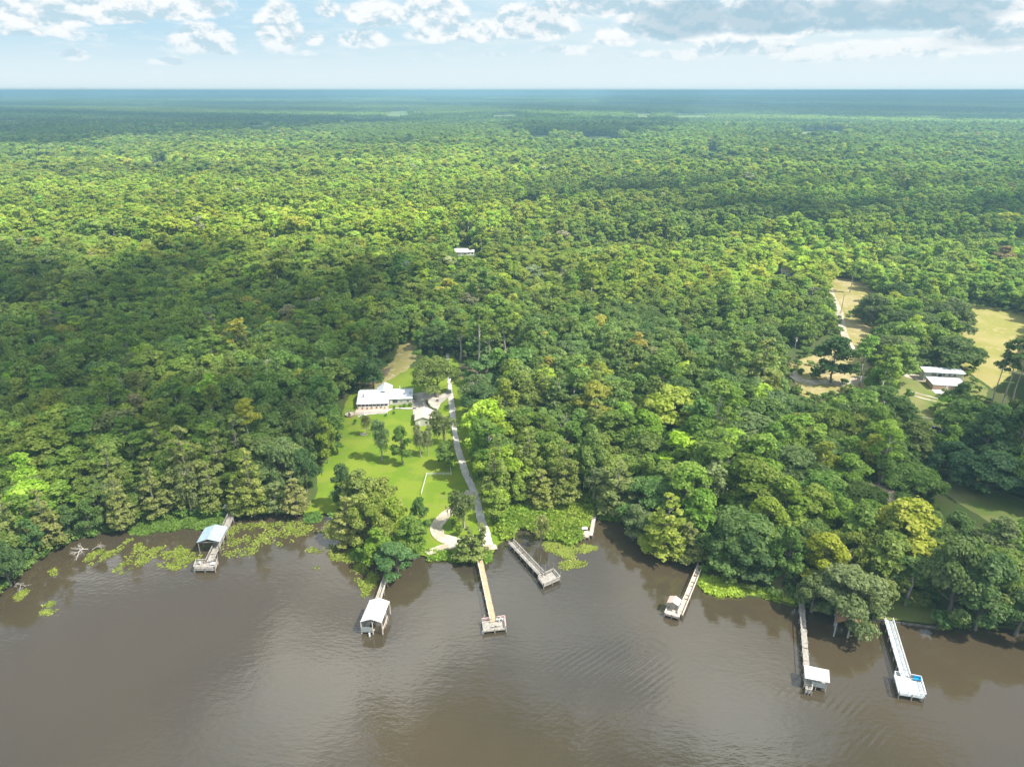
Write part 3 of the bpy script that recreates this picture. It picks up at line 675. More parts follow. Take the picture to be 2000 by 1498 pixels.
HOUSES = [(803,786,9),(790,782,9),(775,782,9),(757,782,9),(740,780,9),(720,782,9),(827,826,6),(951,774,5),(902,495,11),(919,495,6),(762,552,5),(680,567,5),(1537,537,6),(1188,876,4),(1708,984,7),(1835,752,9),(1860,748,9),(1660,1190,6)]
for (a_, b_, r_) in HOUSES: q_ = G(a_, b_); TREES.append((q_.x, q_.y, r_))
# ------------------------------------------------------------------ masks that keep open ground, water and roofs in sight
CLEAR = [
 [(-400,1300),(-50,1215),(25,1150),(62,1118),(100,1085),(150,1060),(215,1040),(250,1030),(290,1006),(330,999),(440,999),(460,1008),(560,1003),(600,996),(640,985),(700,1070),(1000,1058),(964,1005),(1005,973),(1066,961),(1124,957),(1170,960),
  (1162,1012),(1215,1012),(1245,1045),(1262,1068),(1300,1085),(1340,1098),(1368,1110),(1370,1135),(1480,1158),(1560,1172),(1620,1190),(1700,1205),(1718,1185),(1790,1172),(1815,1215),(1835,1232),(2000,1238),(2600,1300),(2600,2200),(-400,2200)],
 [(596,1003),(628,955),(625,920),(650,885),(672,850),(678,800),(692,770),(704,752),(722,738),(765,700),(780,672),(812,672),(815,705),(870,690),(886,690),(888,750),(915,790),(903,800),(905,860),(925,920),(950,960),(968,1000),(985,1070),(830,1090),(700,1000)],
 [(1629,546),(1702,555),(1705,575),(1662,600),(1652,618),(1710,640),(1692,655),(1672,680),(1655,665),(1643,655),(1650,628),(1640,600),(1625,574)],
 [(1872,594),(2010,612),(2010,665),(1940,675),(1905,680),(1880,655),(1905,635),(1893,620)],
 [(1768,727),(1808,722),(1880,722),(1890,740),(1830,770),(1824,782),(1822,815),(1848,840),(1848,852),(1813,860),(1778,812),(1782,782),(1768,742)],
 [(1539,723),(1574,737),(1650,747),(1681,737),(1685,744),(1643,758),(1601,768),(1539,744)],
 [(1820,918),(1851,938),(2020,990),(2020,1040),(1868,1000),(1830,966)],
 [(1332,812),(1350,812),(1366,838),(1340,846)],
 [(888,482),(930,482),(930,497),(890,497)],[(1178,862),(1198,862),(1198,874),(1178,874)],
 [(1690,952),(1733,958),(1728,985),(1712,986)],[(756,543),(768,543),(768,553),(756,553)],[(672,558),(686,558),(686,566),(672,566)],[(1526,528),(1546,528),(1546,538),(1526,538)],
 [(1582,662),(1655,655),(1672,700),(1660,742),(1600,748)],
 [(1905,680),(1945,670),(2010,665),(2010,785),(1960,785),(1905,750)],[(1542,672),(1560,672),(1560,702),(1542,702)],[(1507,1090),(1530,1100),(1535,1135),(1515,1135)],
]
FARCLEAR = [[(740,220),(800,214),(810,224),(750,228)],[(1232,221),(1278,221),(1285,229),(1235,229)],[(1310,222),(1385,222),(1392,230),(1312,231)],[(1036,266),(1070,264),(1068,274),(1036,274)],[(1135,268),(1190,266),(1215,273),(1150,276)],[(1382,294),(1396,294),(1396,301),(1382,301)],
            [(955,224),(1010,222),(1010,228),(955,229)]]
FARCLEAR = [[(a, b + (FPX * 16 / (H / math.tan(math.radians(PITCH) - math.atan((749 - b) / FPX))) if b > sum(q[1] for q in P) / len(P) else 0)) for (a, b) in P] for P in FARCLEAR + [[(300,318),(322,316),(325,321),(302,322)],[(1560,258),(1640,256),(1645,261),(1565,262)],[(470,246),(530,244),(536,249),(475,250)],[(250,208),(330,206),(335,209),(252,210)],[(1480,205),(1560,203),(1566,206),(1482,207)],[(860,205),(930,204),(934,207),(862,208)]]]
def vn(x, y, s, seed=0):     # cheap smooth noise 0..1
    x = np.asarray(x) / s; y = np.asarray(y) / s; r = 0; q = np.random.default_rng(seed)
    for k in range(5):
        a = q.uniform(0, 6.28); f = q.uniform(.6, 2.0); r = r + np.sin((x * math.cos(a) + y * math.sin(a)) * f * 2 + q.uniform(0, 6.28)) / 5
    return np.clip(.5 + r * .9, 0, 1)
def ok_mask(x, y, hh, rad, polys):
    keep = np.ones(len(x), bool)
    for (dx, fz) in ((0, 1.0), (-.8, .62), (.8, .62), (0, .5), (-.5, .88), (.5, .88), (0, 0), (-.7, .35), (.7, .35)):
        a, b, _ = proj(x + dx * rad, y, .5 + hh * fz)
        for P in polys:
            xs = [p[0] for p in P]; ys = [p[1] for p in P]
            c = keep & (a > min(xs)) & (a < max(xs)) & (b > min(ys)) & (b < max(ys))
            if c.any():
                i = np.where(c)[0]; keep[i[inpoly(a[i], b[i], P)]] = False
    return keep
LANDN = LANDP
def candidates(y0, y1, cell, mx=.84, pad=45):
    ys = np.arange(y0, y1, cell); X = []; Y = []
    for yy in ys:
        w_ = yy * mx + pad; n = int(2 * w_ / cell); X.append(-w_ + np.arange(n) * cell + rng.uniform(-.45, .45, n) * cell); Y.append(np.full(n, yy) + rng.uniform(-.45, .45, n) * cell)
    return np.concatenate(X), np.concatenate(Y)
# kinds and colours of the woods at a place
KL = ['oak', 'broad', 'cypress', 'pine', 'moss', 'spindle']
def wood(x, y):
    n = len(x); a = vn(x, y, 90, 1); b = vn(x, y, 60, 2); u = np.clip(.45 * rng.uniform(size=n) + .55 * vn(x, y, 28, 6), 0, 1); u = np.where(rng.uniform(size=n) < .35, rng.uniform(size=n), u); px, py, _ = proj(x, y, 10)
    k = np.where(u < .36 + .25 * (a - .5), 0, np.where(u < .80, 1, np.where(u < .86, 2, np.where(u < .93 + .05 * b, 3, np.where(u < .96, 4, 5)))))
    k = np.where((py < 470) & (u > .30) & (u < .72), 3, k)
    C3 = np.array([[.068,.112,.038],[.085,.140,.030],[.105,.150,.042],[.080,.140,.028],[.105,.125,.070],[.10,.15,.035]])
    c = C3[k]
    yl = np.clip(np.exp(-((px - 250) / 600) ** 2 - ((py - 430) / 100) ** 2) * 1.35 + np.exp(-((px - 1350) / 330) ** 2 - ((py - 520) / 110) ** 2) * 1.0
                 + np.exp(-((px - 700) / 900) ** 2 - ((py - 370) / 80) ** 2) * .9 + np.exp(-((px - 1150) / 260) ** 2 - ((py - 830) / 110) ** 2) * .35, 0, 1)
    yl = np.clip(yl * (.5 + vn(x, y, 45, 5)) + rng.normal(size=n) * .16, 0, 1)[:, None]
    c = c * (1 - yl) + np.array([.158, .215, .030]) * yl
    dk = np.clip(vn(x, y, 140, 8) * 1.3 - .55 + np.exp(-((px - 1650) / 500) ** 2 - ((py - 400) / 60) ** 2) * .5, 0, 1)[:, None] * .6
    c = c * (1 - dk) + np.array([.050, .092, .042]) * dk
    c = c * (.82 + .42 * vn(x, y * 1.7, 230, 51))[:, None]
    # single odd crowns: lime, yellow, rust, silver
    o = rng.uniform(size=n)[:, None]
    c = np.where(o < .05, np.array([.13, .205, .022]), np.where(o < .068, np.array([.165, .195, .035]), np.where(o < .070, np.array([.165, .155, .085]), np.where(o < .076, np.array([.165, .185, .13]), c))))
    c = c * np.array([1.10, 1.10, .88])
    c = c * rng.uniform(.80, 1.22, (n, 1)) * np.array([1, 1, 1]) * (1 + rng.normal(size=(n, 3)) * np.array([.09, .02, .10]))
    return k, np.clip(c, .015, .5)
def sizes(k, n, x, y):
    nh = np.array([NOM[q][0] for q in KL])[k]; nw = np.array([NOM[q][1] for q in KL])[k]
    s = (rng.normal(size=n) * .11 + .94).clip(.62, 1.3) * (.82 + .34 * vn(x, y, 35, 41)) * np.where(y < 300, np.where(x > 20, 1.2, 1.08), 1.0); ws = s * rng.uniform(1.0, 1.45, n) * np.where(y > 380, 1.12, 1.0) * np.where(k == 0, .85, 1.0); return nh * s, nw * ws, s, ws
x, y = candidates(95, 2300, 7.0)
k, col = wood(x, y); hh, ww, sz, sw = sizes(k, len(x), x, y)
keep = inpoly(x, y, LANDN)
near = y < 700
kn = ok_mask(x[near], y[near], hh[near], ww[near] / 2, CLEAR); keep[np.where(near)[0][~kn]] = False
fr = ~near; kn = ok_mask(x[fr], y[fr], hh[fr] * .3, ww[fr] / 2, FARCLEAR + CLEAR[:3]); keep[np.where(fr)[0][~kn]] = False
for (tx, ty, tr) in TREES:
    d = (x - tx) ** 2 + (y - ty) ** 2; keep &= d > (tr * .72 + 2.0) ** 2
x, y, k, col, hh, ww, sz, sw = [q[keep] for q in (x, y, k, col, hh, ww, sz, sw)]
# pine plantation rows far off keep their own even green
pp, qq, _ = proj(x, y, 10); pl = inpoly(pp, qq, [(620,262),(870,232),(1045,232),(1000,250),(880,275),(700,285)])
k[pl] = 3; col[pl] = np.array([.10, .165, .030]) * rng.uniform(.93, 1.07, (pl.sum(), 1))
# the nearest 165 become single trees of their own; the rest is the forest
a_, b_, dep = proj(x, y, 8.0)
inview = (a_ > -30) & (a_ < 2030) & (b_ > 170) & (b_ < 1520)
order = np.argsort(np.where(inview, dep, 1e9)); NIND = 165
ind = order[:NIND]
LAND = [((-60,0,520,2000),'on the left bank'),((520,0,720,2000),'left of the lawn'),((880,0,1180,2000),'right of the long driveway'),
        ((1180,0,1480,2000),'above the weathered roofed dock'),((1480,0,1700,2000),'behind the rusty boathouse'),((1700,0,2100,2000),'around the right bank lawn')]
CN = [('dark green', (.05,.09,.035)), ('mid green', (.085,.14,.03)), ('olive', (.13,.15,.05)), ('yellow green', (.15,.195,.03)), ('grey green', (.105,.125,.07)), ('golden yellow', (.215,.205,.035)), ('rusty brown', (.23,.165,.08)), ('silvery grey', (.22,.22,.17))]
SHP = dict(oak='broad domed oak', broad='rounded leafy tree', cypress='conical cypress', pine='tall pine', moss='mossy open tree', spindle='slender tree')
info = {}
zones = [next((z for (bx, z) in LAND if bx[0] <= a_[i] < bx[2]), 'beside the river') for i in ind]
med = {z: np.median([b_[i] for i, zz in zip(ind, zones) if zz == z]) for z in set(zones)}
for i, zone in zip(ind, zones):
    kind = KL[k[i]]; c = col[i]
    cn = min(CN, key=lambda q: sum((a - b) ** 2 for a, b in zip(q[1], c)))[0]
    info.setdefault((kind, cn, zone, 'front row' if b_[i] > med[zone] else 'back row'), []).append(i)
ORD = ['leftmost'] + ['%s from left' % q for q in 'second third fourth fifth sixth seventh eighth ninth tenth eleventh twelfth thirteenth fourteenth fifteenth sixteenth seventeenth eighteenth'.split()]
for (kind, cn, zone, row), L_ in info.items():
    L_.sort(key=lambda i: a_[i])
    for q, i in enumerate(L_):
        lab = '%s %s, %s %s' % (cn, SHP[kind], row, zone); grp = None
        if len(L_) > 1:
            grp = '%s %ss, %s %s' % (cn, SHP[kind], row, zone)
            lab = ('rightmost ' if q == len(L_) - 1 else ORD[min(q, 17)] + ' ') + lab
        tree(float(x[i]), float(y[i]), float(hh[i]), float(ww[i]), kind, tuple(col[i]), lab, grp)
rest = np.ones(len(x), bool); rest[ind] = False
x, y, k, col, hh, ww, sz, sw = [q[rest] for q in (x, y, k, col, hh, ww, sz, sw)]

# prototypes for the mass of the forest: nearer ones finer
def gn_scatter(name, objs, pts, idx, rot, scl, tint, label=None, cat=None, group=None):
    col_ = bpy.data.collections.new(name + '_kinds')
    for i, o in enumerate(objs): o.name = 'kind_%03d' % i + name; col_.objects.link(o)
    me = bpy.data.meshes.new(name); me.vertices.add(len(pts)); me.vertices.foreach_set('co', np.asarray(pts, np.float32).ravel())
    a = me.attributes.new('pick', 'INT', 'POINT'); a.data.foreach_set('value', np.asarray(idx, np.int32))
    a = me.attributes.new('turn', 'FLOAT_VECTOR', 'POINT'); a.data.foreach_set('vector', np.asarray(rot, np.float32).ravel())
    a = me.attributes.new('size', 'FLOAT_VECTOR', 'POINT'); a.data.foreach_set('vector', np.asarray(scl, np.float32).ravel())
    a = me.attributes.new('tint', 'FLOAT_COLOR', 'POINT'); a.data.foreach_set('color', np.hstack([tint, np.ones((len(tint), 1))]).astype(np.float32).ravel())
    o = bpy.data.objects.new(name, me); C.objects.link(o); o['kind'] = 'stuff'; tag(o, label, cat, group)
    ng = bpy.data.node_groups.new(name, 'GeometryNodeTree')
    ng.interface.new_socket('Geometry', in_out='INPUT', socket_type='NodeSocketGeometry'); ng.interface.new_socket('Geometry', in_out='OUTPUT', socket_type='NodeSocketGeometry')
    gi = ng.nodes.new('NodeGroupInput'); go = ng.nodes.new('NodeGroupOutput'); ci = ng.nodes.new('GeometryNodeCollectionInfo')
    ci.inputs['Collection'].default_value = col_; ci.inputs['Separate Children'].default_value = True; ci.inputs['Reset Children'].default_value = True
    ip = ng.nodes.new('GeometryNodeInstanceOnPoints'); ip.inputs['Pick Instance'].default_value = True
    def at(nm, dt):
        n = ng.nodes.new('GeometryNodeInputNamedAttribute'); n.data_type = dt; n.inputs[0].default_value = nm; return n.outputs[0]
    ng.links.new(gi.outputs[0], ip.inputs['Points']); ng.links.new(ci.outputs[0], ip.inputs['Instance']); ng.links.new(at('pick', 'INT'), ip.inputs['Instance Index'])
    ng.links.new(at('turn', 'FLOAT_VECTOR'), ip.inputs['Rotation']); ng.links.new(at('size', 'FLOAT_VECTOR'), ip.inputs['Scale'])
    ng.links.new(ip.outputs[0], go.inputs[0])
    md = o.modifiers.new('scatter', 'NODES'); md.node_group = ng
    return o
def low_tree(kind, leaf, cover, name):
    P, Q, Z, Vv, LB = crown_data(kind, cover, leaf); tb = trunk_mb(kind, LB, limbs=False)
    return bpy.data.objects.new(name, leaf_mesh(name, P, Q, Z, Vv, [FOL, PALEBARK if kind == 'pine' else BARK], tb))
NV = 3
def scatter_trees(name, sel, leaf, cover, label):
    objs = []
    for kd in KL:
        for i in range(NV):
            if leaf < .5:
                cm, tm, LB = PROTO[kd][i % len(PROTO[kd])]; 
                P, Q, Z, Vv, LB = crown_data(kd, cover, leaf); objs.append(bpy.data.objects.new('t', leaf_mesh('t', P, Q, Z, Vv, [FOL, PALEBARK if kd == 'pine' else BARK], trunk_mb(kd, LB))))
            else: objs.append(low_tree(kd, leaf, cover, 't'))
    n = sel.sum(); pts = np.stack([x[sel], y[sel], np.full(n, .5)], 1)
    rot = np.stack([np.zeros(n), np.zeros(n), rng.uniform(0, 6.28, n)], 1); scl = np.stack([sw[sel], sw[sel], sz[sel]], 1)
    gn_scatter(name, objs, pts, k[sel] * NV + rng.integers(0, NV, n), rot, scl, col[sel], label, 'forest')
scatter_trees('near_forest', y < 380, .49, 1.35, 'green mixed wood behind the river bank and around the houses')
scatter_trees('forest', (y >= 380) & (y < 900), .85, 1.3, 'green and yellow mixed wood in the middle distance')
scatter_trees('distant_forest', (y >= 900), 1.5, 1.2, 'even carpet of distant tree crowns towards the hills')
# far woods: patches of many crowns
def patch(size, ncr, leaf, per, name):
    P = []; Q = []; Vv = []
    for i in range(ncr):
        cx, cy = rng.uniform(-size / 2, size / 2, 2); hz_ = rng.uniform(12, 19); r = rng.uniform(3.5, 5.5); s = sph(per); s[:, 2] = np.abs(s[:, 2]) * 1.1 - .25
        pine = rng.uniform() < .4
        P.append(np.array([cx, cy, hz_ - r * .7]) + s * r * rng.uniform(.6, 1.05, (per, 1)) * np.array([.75, .75, 1.25] if pine else [1, 1, .75])); Q.append(s + rng.normal(size=s.shape) * .35)
        Vv.append(np.clip(np.full(per, rng.uniform(.22, .74)) + rng.normal(size=per) * .1, 0, 1))
    P = np.vstack(P); return bpy.data.objects.new(name, leaf_mesh(name, P, np.vstack(Q), np.full(len(P), leaf) * rng.uniform(.7, 1.3, len(P)), np.concatenate(Vv), [FOL]))
def patches(name, y0, y1, size, ncr, leaf, per, label):
    px_, py_ = candidates(y0, y1, size, mx=.82, pad=size); px_ = np.round(px_ / size) * size
    a, b, _ = proj(px_, py_, 8); keep = np.ones(len(px_), bool)
    for P in FARCLEAR: keep &= ~inpoly(a, b, P)
    px_, py_ = px_[keep] + rng.uniform(-.1, .1, keep.sum()) * size, py_[keep]; n = len(px_)
    a = vn(px_, py_ * 1.5, 450, 11)[:, None]; b = np.clip(vn(px_, py_ * 1.4, 1300, 12) * 1.6 - .3, 0, 1)[:, None]
    a = np.clip(a * 1.5 - .25, 0, 1); c = np.array([.050, .088, .034]) * (1 - a) + np.array([.120, .180, .036]) * a; c = c * (.62 + .85 * b) * rng.uniform(.9, 1.1, (n, 1))
    zz = .5 + 24 * vn(px_, py_ * 1.6, 1500, 14) * np.clip((py_ - 3000) / 3000, 0, 1)
    gn_scatter(name, [patch(size * 1.15, ncr, leaf, per, 'p') for i in range(6)], np.stack([px_, py_, zz], 1), rng.integers(0, 6, n),
               np.stack([np.zeros(n), np.zeros(n), rng.integers(0, 4, n) * math.pi / 2], 1), np.stack([np.ones(n), np.ones(n), rng.uniform(.8, 1.15, n)], 1), c, label, 'forest')
patches('far_forest', 2300, 5600, 60, 78, 3.2, 26, 'far hazy woods below the horizon')
patches('horizon_forest', 5600, 15000, 200, 620, 7.5, 9, 'bluish woods along the horizon')
# ------------------------------------------------------------------ undergrowth, marsh and lily pads (nobody could count these)
def scatter_plants(name, x, y, objs, tint, s0, s1, z, label, cat):
    n = len(x); r = rng.uniform(s0, s1, n)
    return gn_scatter(name, objs, np.stack([x, y, np.full(n, z)], 1), rng.integers(0, len(objs), n), np.stack([rng.normal(size=n) * .06, rng.normal(size=n) * .06, rng.uniform(0, 6.28, n)], 1),
               np.stack([r, r, r * rng.uniform(.7, 1.2, n)], 1), tint, label, cat)
def pix_region(P, n, z=.3):
    W = [G(a, b, z) for a, b in P]; xs = [p.x for p in W]; ys = [p.y for p in W]
    X = rng.uniform(min(xs), max(xs), n * 4); Y = rng.uniform(min(ys), max(ys), n * 4); k = inpoly(X, Y, [(p.x, p.y) for p in W]); return X[k][:n], Y[k][:n]
def bush_objs(): 
    out = []
    for i in range(4):
        P, Q, Z, Vv, LB = crown_data('bush', 1.3, .42); out.append(bpy.data.objects.new('b', leaf_mesh('b', P, Q, Z, Vv, [FOL])))
    return out
# brush on the bank and under the trees
SHA = np.array([(p.x, p.y) for p in SH]); bx = []; by = []
for i in range(len(SHA) - 1):
    a, b = SHA[i], SHA[i + 1]; q, r_, _ = proj(a[0], a[1], 0)
    if not -200 < q < 2200: continue
    if 780 < q < 1000 and True: continue
    if 1722 < q < 1815: continue
    for _ in range(2 if (640 > q or q > 1180) else 1):
        t = rng.uniform(); off = rng.uniform(-1.2, 4.5); bx.append(a[0] + (b[0] - a[0]) * t + rng.uniform(-.5, .5)); by.append(a[1] + (b[1] - a[1]) * t + off)
bx = np.array(bx); by = np.array(by); q, r_, _ = proj(bx, by, 0)
kk = ~inpoly(q, r_, [(590,985),(650,985),(650,1030),(590,1015)]) & ~inpoly(q, r_, [(960,950),(1175,940),(1175,1070),(960,1080)])
for dk in [((455,990),(440,1035)),((1163,1000),(1150,1045)),((1375,1095),(1350,1160)),((1565,1165),(1570,1300)),((735,1100),(765,1100))]:
    kk &= ~((np.abs(q - np.interp(r_, [dk[0][1], dk[1][1]], [dk[0][0], dk[1][0]])) < 9) & (r_ > dk[0][1] - 8))
kk &= ~((q > 1366) & (q < 1545) & (r_ > 1122))
bx, by = bx[kk], by[kk]; n = len(bx)
c = np.array([.075, .135, .028]) * rng.uniform(.7, 1.5, (n, 1)) * (1 + rng.normal(size=(n, 3)) * .08)
scatter_plants('bank_brush', bx, by, bush_objs(), np.clip(c, .01, 1), .6, 1.15, .1, 'dense green brush hanging over the river bank', 'brush')
ux, uy = candidates(110, 420, 5.2); a, b, _ = proj(ux, uy, 2); kk = inpoly(ux, uy, LANDP)
for P in CLEAR: kk &= ~inpoly(a, b, P)
lw = [(p.x, p.y) for p in [G(*q) for q in LAWN_PX]]; kk &= ~inpoly(ux, uy, lw)
ux, uy = ux[kk], uy[kk]; n = len(ux); c = np.array([.075, .125, .030]) * rng.uniform(.7, 1.4, (n, 1)) * (1 + rng.normal(size=(n, 3)) * .08)
scatter_plants('undergrowth', ux, uy, bush_objs(), np.clip(c, .01, 1), .7, 1.35, .4, 'shrubby undergrowth filling the gaps between the trees', 'undergrowth')
# marsh plants: clumps of upright broad blades
def clump(nb, hgt, spread, leaf):
    P = []; Q = []; 
    for i in range(nb):
        a = rng.uniform(0, 6.28); r = spread * math.sqrt(rng.uniform()); t = rng.uniform(.3, 1); P.append([r * math.cos(a), r * math.sin(a), hgt * t * (1 - .3 * r / spread)]); Q.append([rng.normal() * .6, rng.normal() * .6 - .25, .7])
    return bpy.data.objects.new('m', leaf_mesh('m', np.array(P), np.array(Q), rng.uniform(leaf * .6, leaf * 1.4, nb), rng.uniform(.2, .85, nb), [FOL]))
def mobjs(): return [clump(60, 1.0, .95, .36) for i in range(4)]
MARSH = [(964,1003),(985,985),(1005,972),(1040,964),(1066,958),(1124,952),(1166,958),(1166,975),(1161,1000),(1150,1030),(1138,1044),(1128,1058),(1110,1062),(1085,1052),(1062,1050),(1035,1030),(1012,1030),(1000,1046),(985,1056),(970,1040)]
mx, my = pix_region(MARSH, 2600); kk = ~inpoly(*proj(mx, my, .3)[:2], [(1133,1030),(1146,1030),(1160,1000),(1171,1000),(1158,1052),(1133,1052)])
mx, my = mx[kk], my[kk]; n = len(mx)
sh_ = vn(mx, my, 7, 21)[:, None]; c = np.array([.10, .185, .018]) * (1 - sh_) + np.array([.145, .215, .022]) * sh_; c = c * rng.uniform(.62, 1.25, (n, 1))
scatter_plants('marsh_plants', mx, my, mobjs(), c, .55, 1.6, .15, 'bright lime green marsh plants between the orange boardwalk and the pink walkway', 'marsh plants')
def weeds(name, P, n, col, z, label, s=(.6, 1.0)):
    x_, y_ = pix_region(P, n); c = np.array(col) * rng.uniform(.75, 1.2, (len(x_), 1)); scatter_plants(name, x_, y_, mobjs(), c, s[0], s[1], z, label, 'weeds')
weeds('bank_weeds', [(252,1038),(275,1022),(300,1008),(340,1004),(440,1002),(441,1012),(430,1028),(400,1032),(360,1030),(330,1036),(290,1040),(262,1044)], 700, (.085,.16,.025), -.1, 'low green water weeds left of the blue roofed dock')
weeds('lime_weeds', [(1362,1136),(1372,1120),(1400,1128),(1440,1140),(1490,1150),(1545,1165),(1560,1178),(1520,1172),(1480,1160),(1440,1162),(1395,1162),(1375,1150)], 700, (.17,.26,.02), -.1, 'lime green weeds in the water right of the weathered roofed dock')
weeds('landing_weeds', [(826,1076),(850,1076),(900,1078),(930,1074),(944,1070),(958,1080),(960,1094),(940,1098),(880,1094),(835,1092)], 260, (.10,.19,.02), .0, 'green weeds fringing the sandy landing beside the orange boardwalk')
weeds('cove_weeds', [(1168,1000),(1200,996),(1222,1012),(1208,1018),(1180,1014),(1168,1012)], 120, (.09,.17,.02), .0, 'green weeds in the cove right of the pink walkway')
weeds('inlet_weeds', [(596,1004),(622,1000),(628,1012),(612,1022),(596,1018)], 90, (.07,.15,.03), -.1, 'patch of green weeds in the water below the left lawn corner')
weeds('point_weeds', [(688,1074),(720,1070),(726,1088),(700,1096),(686,1086)], 90, (.08,.16,.02), -.1, 'green weeds at the left side of the point')
# lily pads: round leaves floating on the water
def pads(npd, spread, r):
    v = []; f = []; var = []
    for i in range(npd):
        a = rng.uniform(0, 6.28); q = spread * math.sqrt(rng.uniform()); cx, cy = q * math.cos(a), q * math.sin(a); z = rng.uniform(.01, .14); rr = r * rng.uniform(.6, 1.3); b = len(v); tx, ty = rng.normal(size=2) * .18
        for k in range(7):
            t = k * 6.283 / 7; v.append((cx + rr * math.cos(t), cy + rr * math.sin(t), max(.01, z + rr * (tx * math.cos(t) + ty * math.sin(t))))); var.append(0)
        f.append(list(range(b, b + 7))); var[-7:] = [rng.uniform(.15, .9)] * 7
    me = bpy.data.meshes.new('p'); me.from_pydata(v, [], f); at = me.attributes.new('var', 'FLOAT', 'POINT'); at.data.foreach_set('value', var); me.materials.append(FOL); return bpy.data.objects.new('p', me)
def lilies(name, regs, dens, label):
    X = []; Y = []
    for (P, n) in regs:
        a, b = pix_region(P, int(n * dens), 0); k = vn(a, b, 2.6, 31) + rng.uniform(-.30, .30, len(a)) > .42; X.append(a[k]); Y.append(b[k])
    X = np.concatenate(X); Y = np.concatenate(Y); n = len(X); c = np.array([.125, .175, .022]) * rng.uniform(.75, 1.2, (n, 1))
    gn_scatter(name, [pads(7, .80, .19) for i in range(4)], np.stack([X, Y, np.full(n, .01)], 1), rng.integers(0, 4, n), np.stack([np.zeros(n), np.zeros(n), rng.uniform(0, 6.28, n)], 1),
               np.ones((n, 3)) * rng.uniform(.8, 1.2, (n, 1)), c, label, 'lily pads')
lilies('lily_pads', [([(434,1085),(432,1070),(445,1055),(447,1030),(470,1022),(520,1020),(560,1018),(640,1020),(642,1040),(610,1042),(575,1055),(560,1066),(520,1060),(500,1072),(490,1086),(470,1090)], 900)], 1, 'large mat of lily pads right of the blue roofed dock')
lilies('lily_pads', [([(165,1095),(175,1080),(200,1072),(218,1075),(215,1088),(195,1098),(180,1102)], 110), ([(215,1078),(250,1052),(275,1056),(285,1075),(310,1068),(340,1064),(372,1074),(392,1088),(380,1096),(370,1110),(345,1112),(310,1105),(290,1106),(262,1104),(245,1120),(220,1124),(222,1108),(245,1092)], 520)], 1, 'lily pads left of the blue roofed dock below the driftwood')
lilies('lily_pads', [([(590,1072),(640,1062),(680,1072),(720,1084),(715,1100),(690,1100),(650,1092),(640,1078),(600,1080)], 260), ([(688,1105),(715,1100),(718,1120),(735,1115),(738,1128),(730,1145),(712,1165),(704,1160),(705,1140),(690,1128)], 260)], 1, 'lily pads around the left side of the point beside the white boathouse')
lilies('lily_pads', [([(1060,1062),(1085,1054),(1110,1056),(1150,1066),(1168,1070),(1150,1078),(1130,1088),(1110,1092),(1090,1082),(1065,1074)], 620)], 1.3, 'dense yellow green pads in front of the lone round bush')
lilies('lily_pads', [([(1090,1112),(1096,1100),(1120,1092),(1144,1098),(1142,1104),(1105,1112)], 90)], 1, 'thin trail of pads right of the angled grey dock')
lilies('lily_pads', [([(608,1108),(618,1103),(628,1110),(620,1116),(610,1115)], 40)], 1, 'small lone patch of pads on the open water left of the white boathouse')
lilies('lily_pads', [([(28,1165),(45,1152),(64,1158),(60,1170),(35,1174)], 90), ([(85,1180),(102,1175),(104,1182),(88,1186)], 20), ([(70,1195),(112,1190),(108,1198),(75,1200)], 25), ([(96,1116),(115,1108),(112,1122),(98,1124)], 22)], 1, 'scattered pads near the left picture edge')
# ------------------------------------------------------------------ clouds that shade the land (outside the picture, seen in the water)
m, nt, b = mat('cloud'); CLOUD = m; b.inputs['Base Color'].default_value = (.85, .87, .9, 1); b.inputs['Roughness'].default_value = 1; b.inputs['Specular IOR Level'].default_value = 0
import bmesh
_ico = bmesh.new(); bmesh.ops.create_icosphere(_ico, subdivisions=2, radius=1)
IV = np.array([v.co[:] for v in _ico.verts]); IF = [[v.index for v in f.verts] for f in _ico.faces]
CSTEP = 1150.0
def shade_cloud(name, P, puff, zc=3000.0, dens=1.0, feather=1.5):
    """puffs filling the ground outline P (px), lifted up along the sun direction; fewer and smaller towards the rim"""
    W = [G(a, b, 14) for a, b in P]; pf = puff * feather; xs = [p.x for p in W]; ys = [p.y for p in W]; x0, x1, y0, y1 = min(xs) - pf, max(xs) + pf, min(ys) - pf, max(ys) + pf
    n = int((x1 - x0) * (y1 - y0) / (puff * puff) * 1.0 * dens) + 4; X = rng.uniform(x0, x1, n); Y = rng.uniform(y0, y1, n); WP = [(p.x, p.y) for p in W]
    sc = np.zeros(n)
    for a in np.linspace(0, 6.28, 9)[:-1]: sc += inpoly(X + pf * math.cos(a), Y + pf * math.sin(a), WP) / 8
    k = rng.uniform(size=n) < sc; X = X[k]; Y = Y[k]
    off = SV * ((zc - 14) / SV.z); V = []; F = []
    for i in range(len(X)):
        s = puff * rng.uniform(.55, 1.05); bump = 1 + .16 * np.sin(IV @ rng.normal(size=3) * 4 + rng.uniform(0, 6)) + .10 * np.sin(IV @ rng.normal(size=3) * 9)
        v = IV * bump[:, None] * s * np.array([1, 1, .7]); v[:, 2] = np.maximum(v[:, 2], -.22 * s); b0 = sum(len(q) for q in V)
        V.append(v + np.array([X[i] + off.x, Y[i] + off.y, zc + rng.uniform(-.1, .25) * s])); F += [[a + b0 for a in f] for f in IF]
    t = MB(); t.v = [tuple(q) for q in np.vstack(V)]; t.f = F; o = t.build(name, CLOUD, smooth=True); o['kind'] = 'structure'; return o
shade_cloud('cloud', [(-150,510),(60,500),(200,505),(330,486),(450,484),(560,505),(640,540),(760,520),(830,565),(850,610),(800,635),(730,645),(600,700),(520,750),(400,770),(250,830),(120,840),(-200,900)], 20, dens=.85)
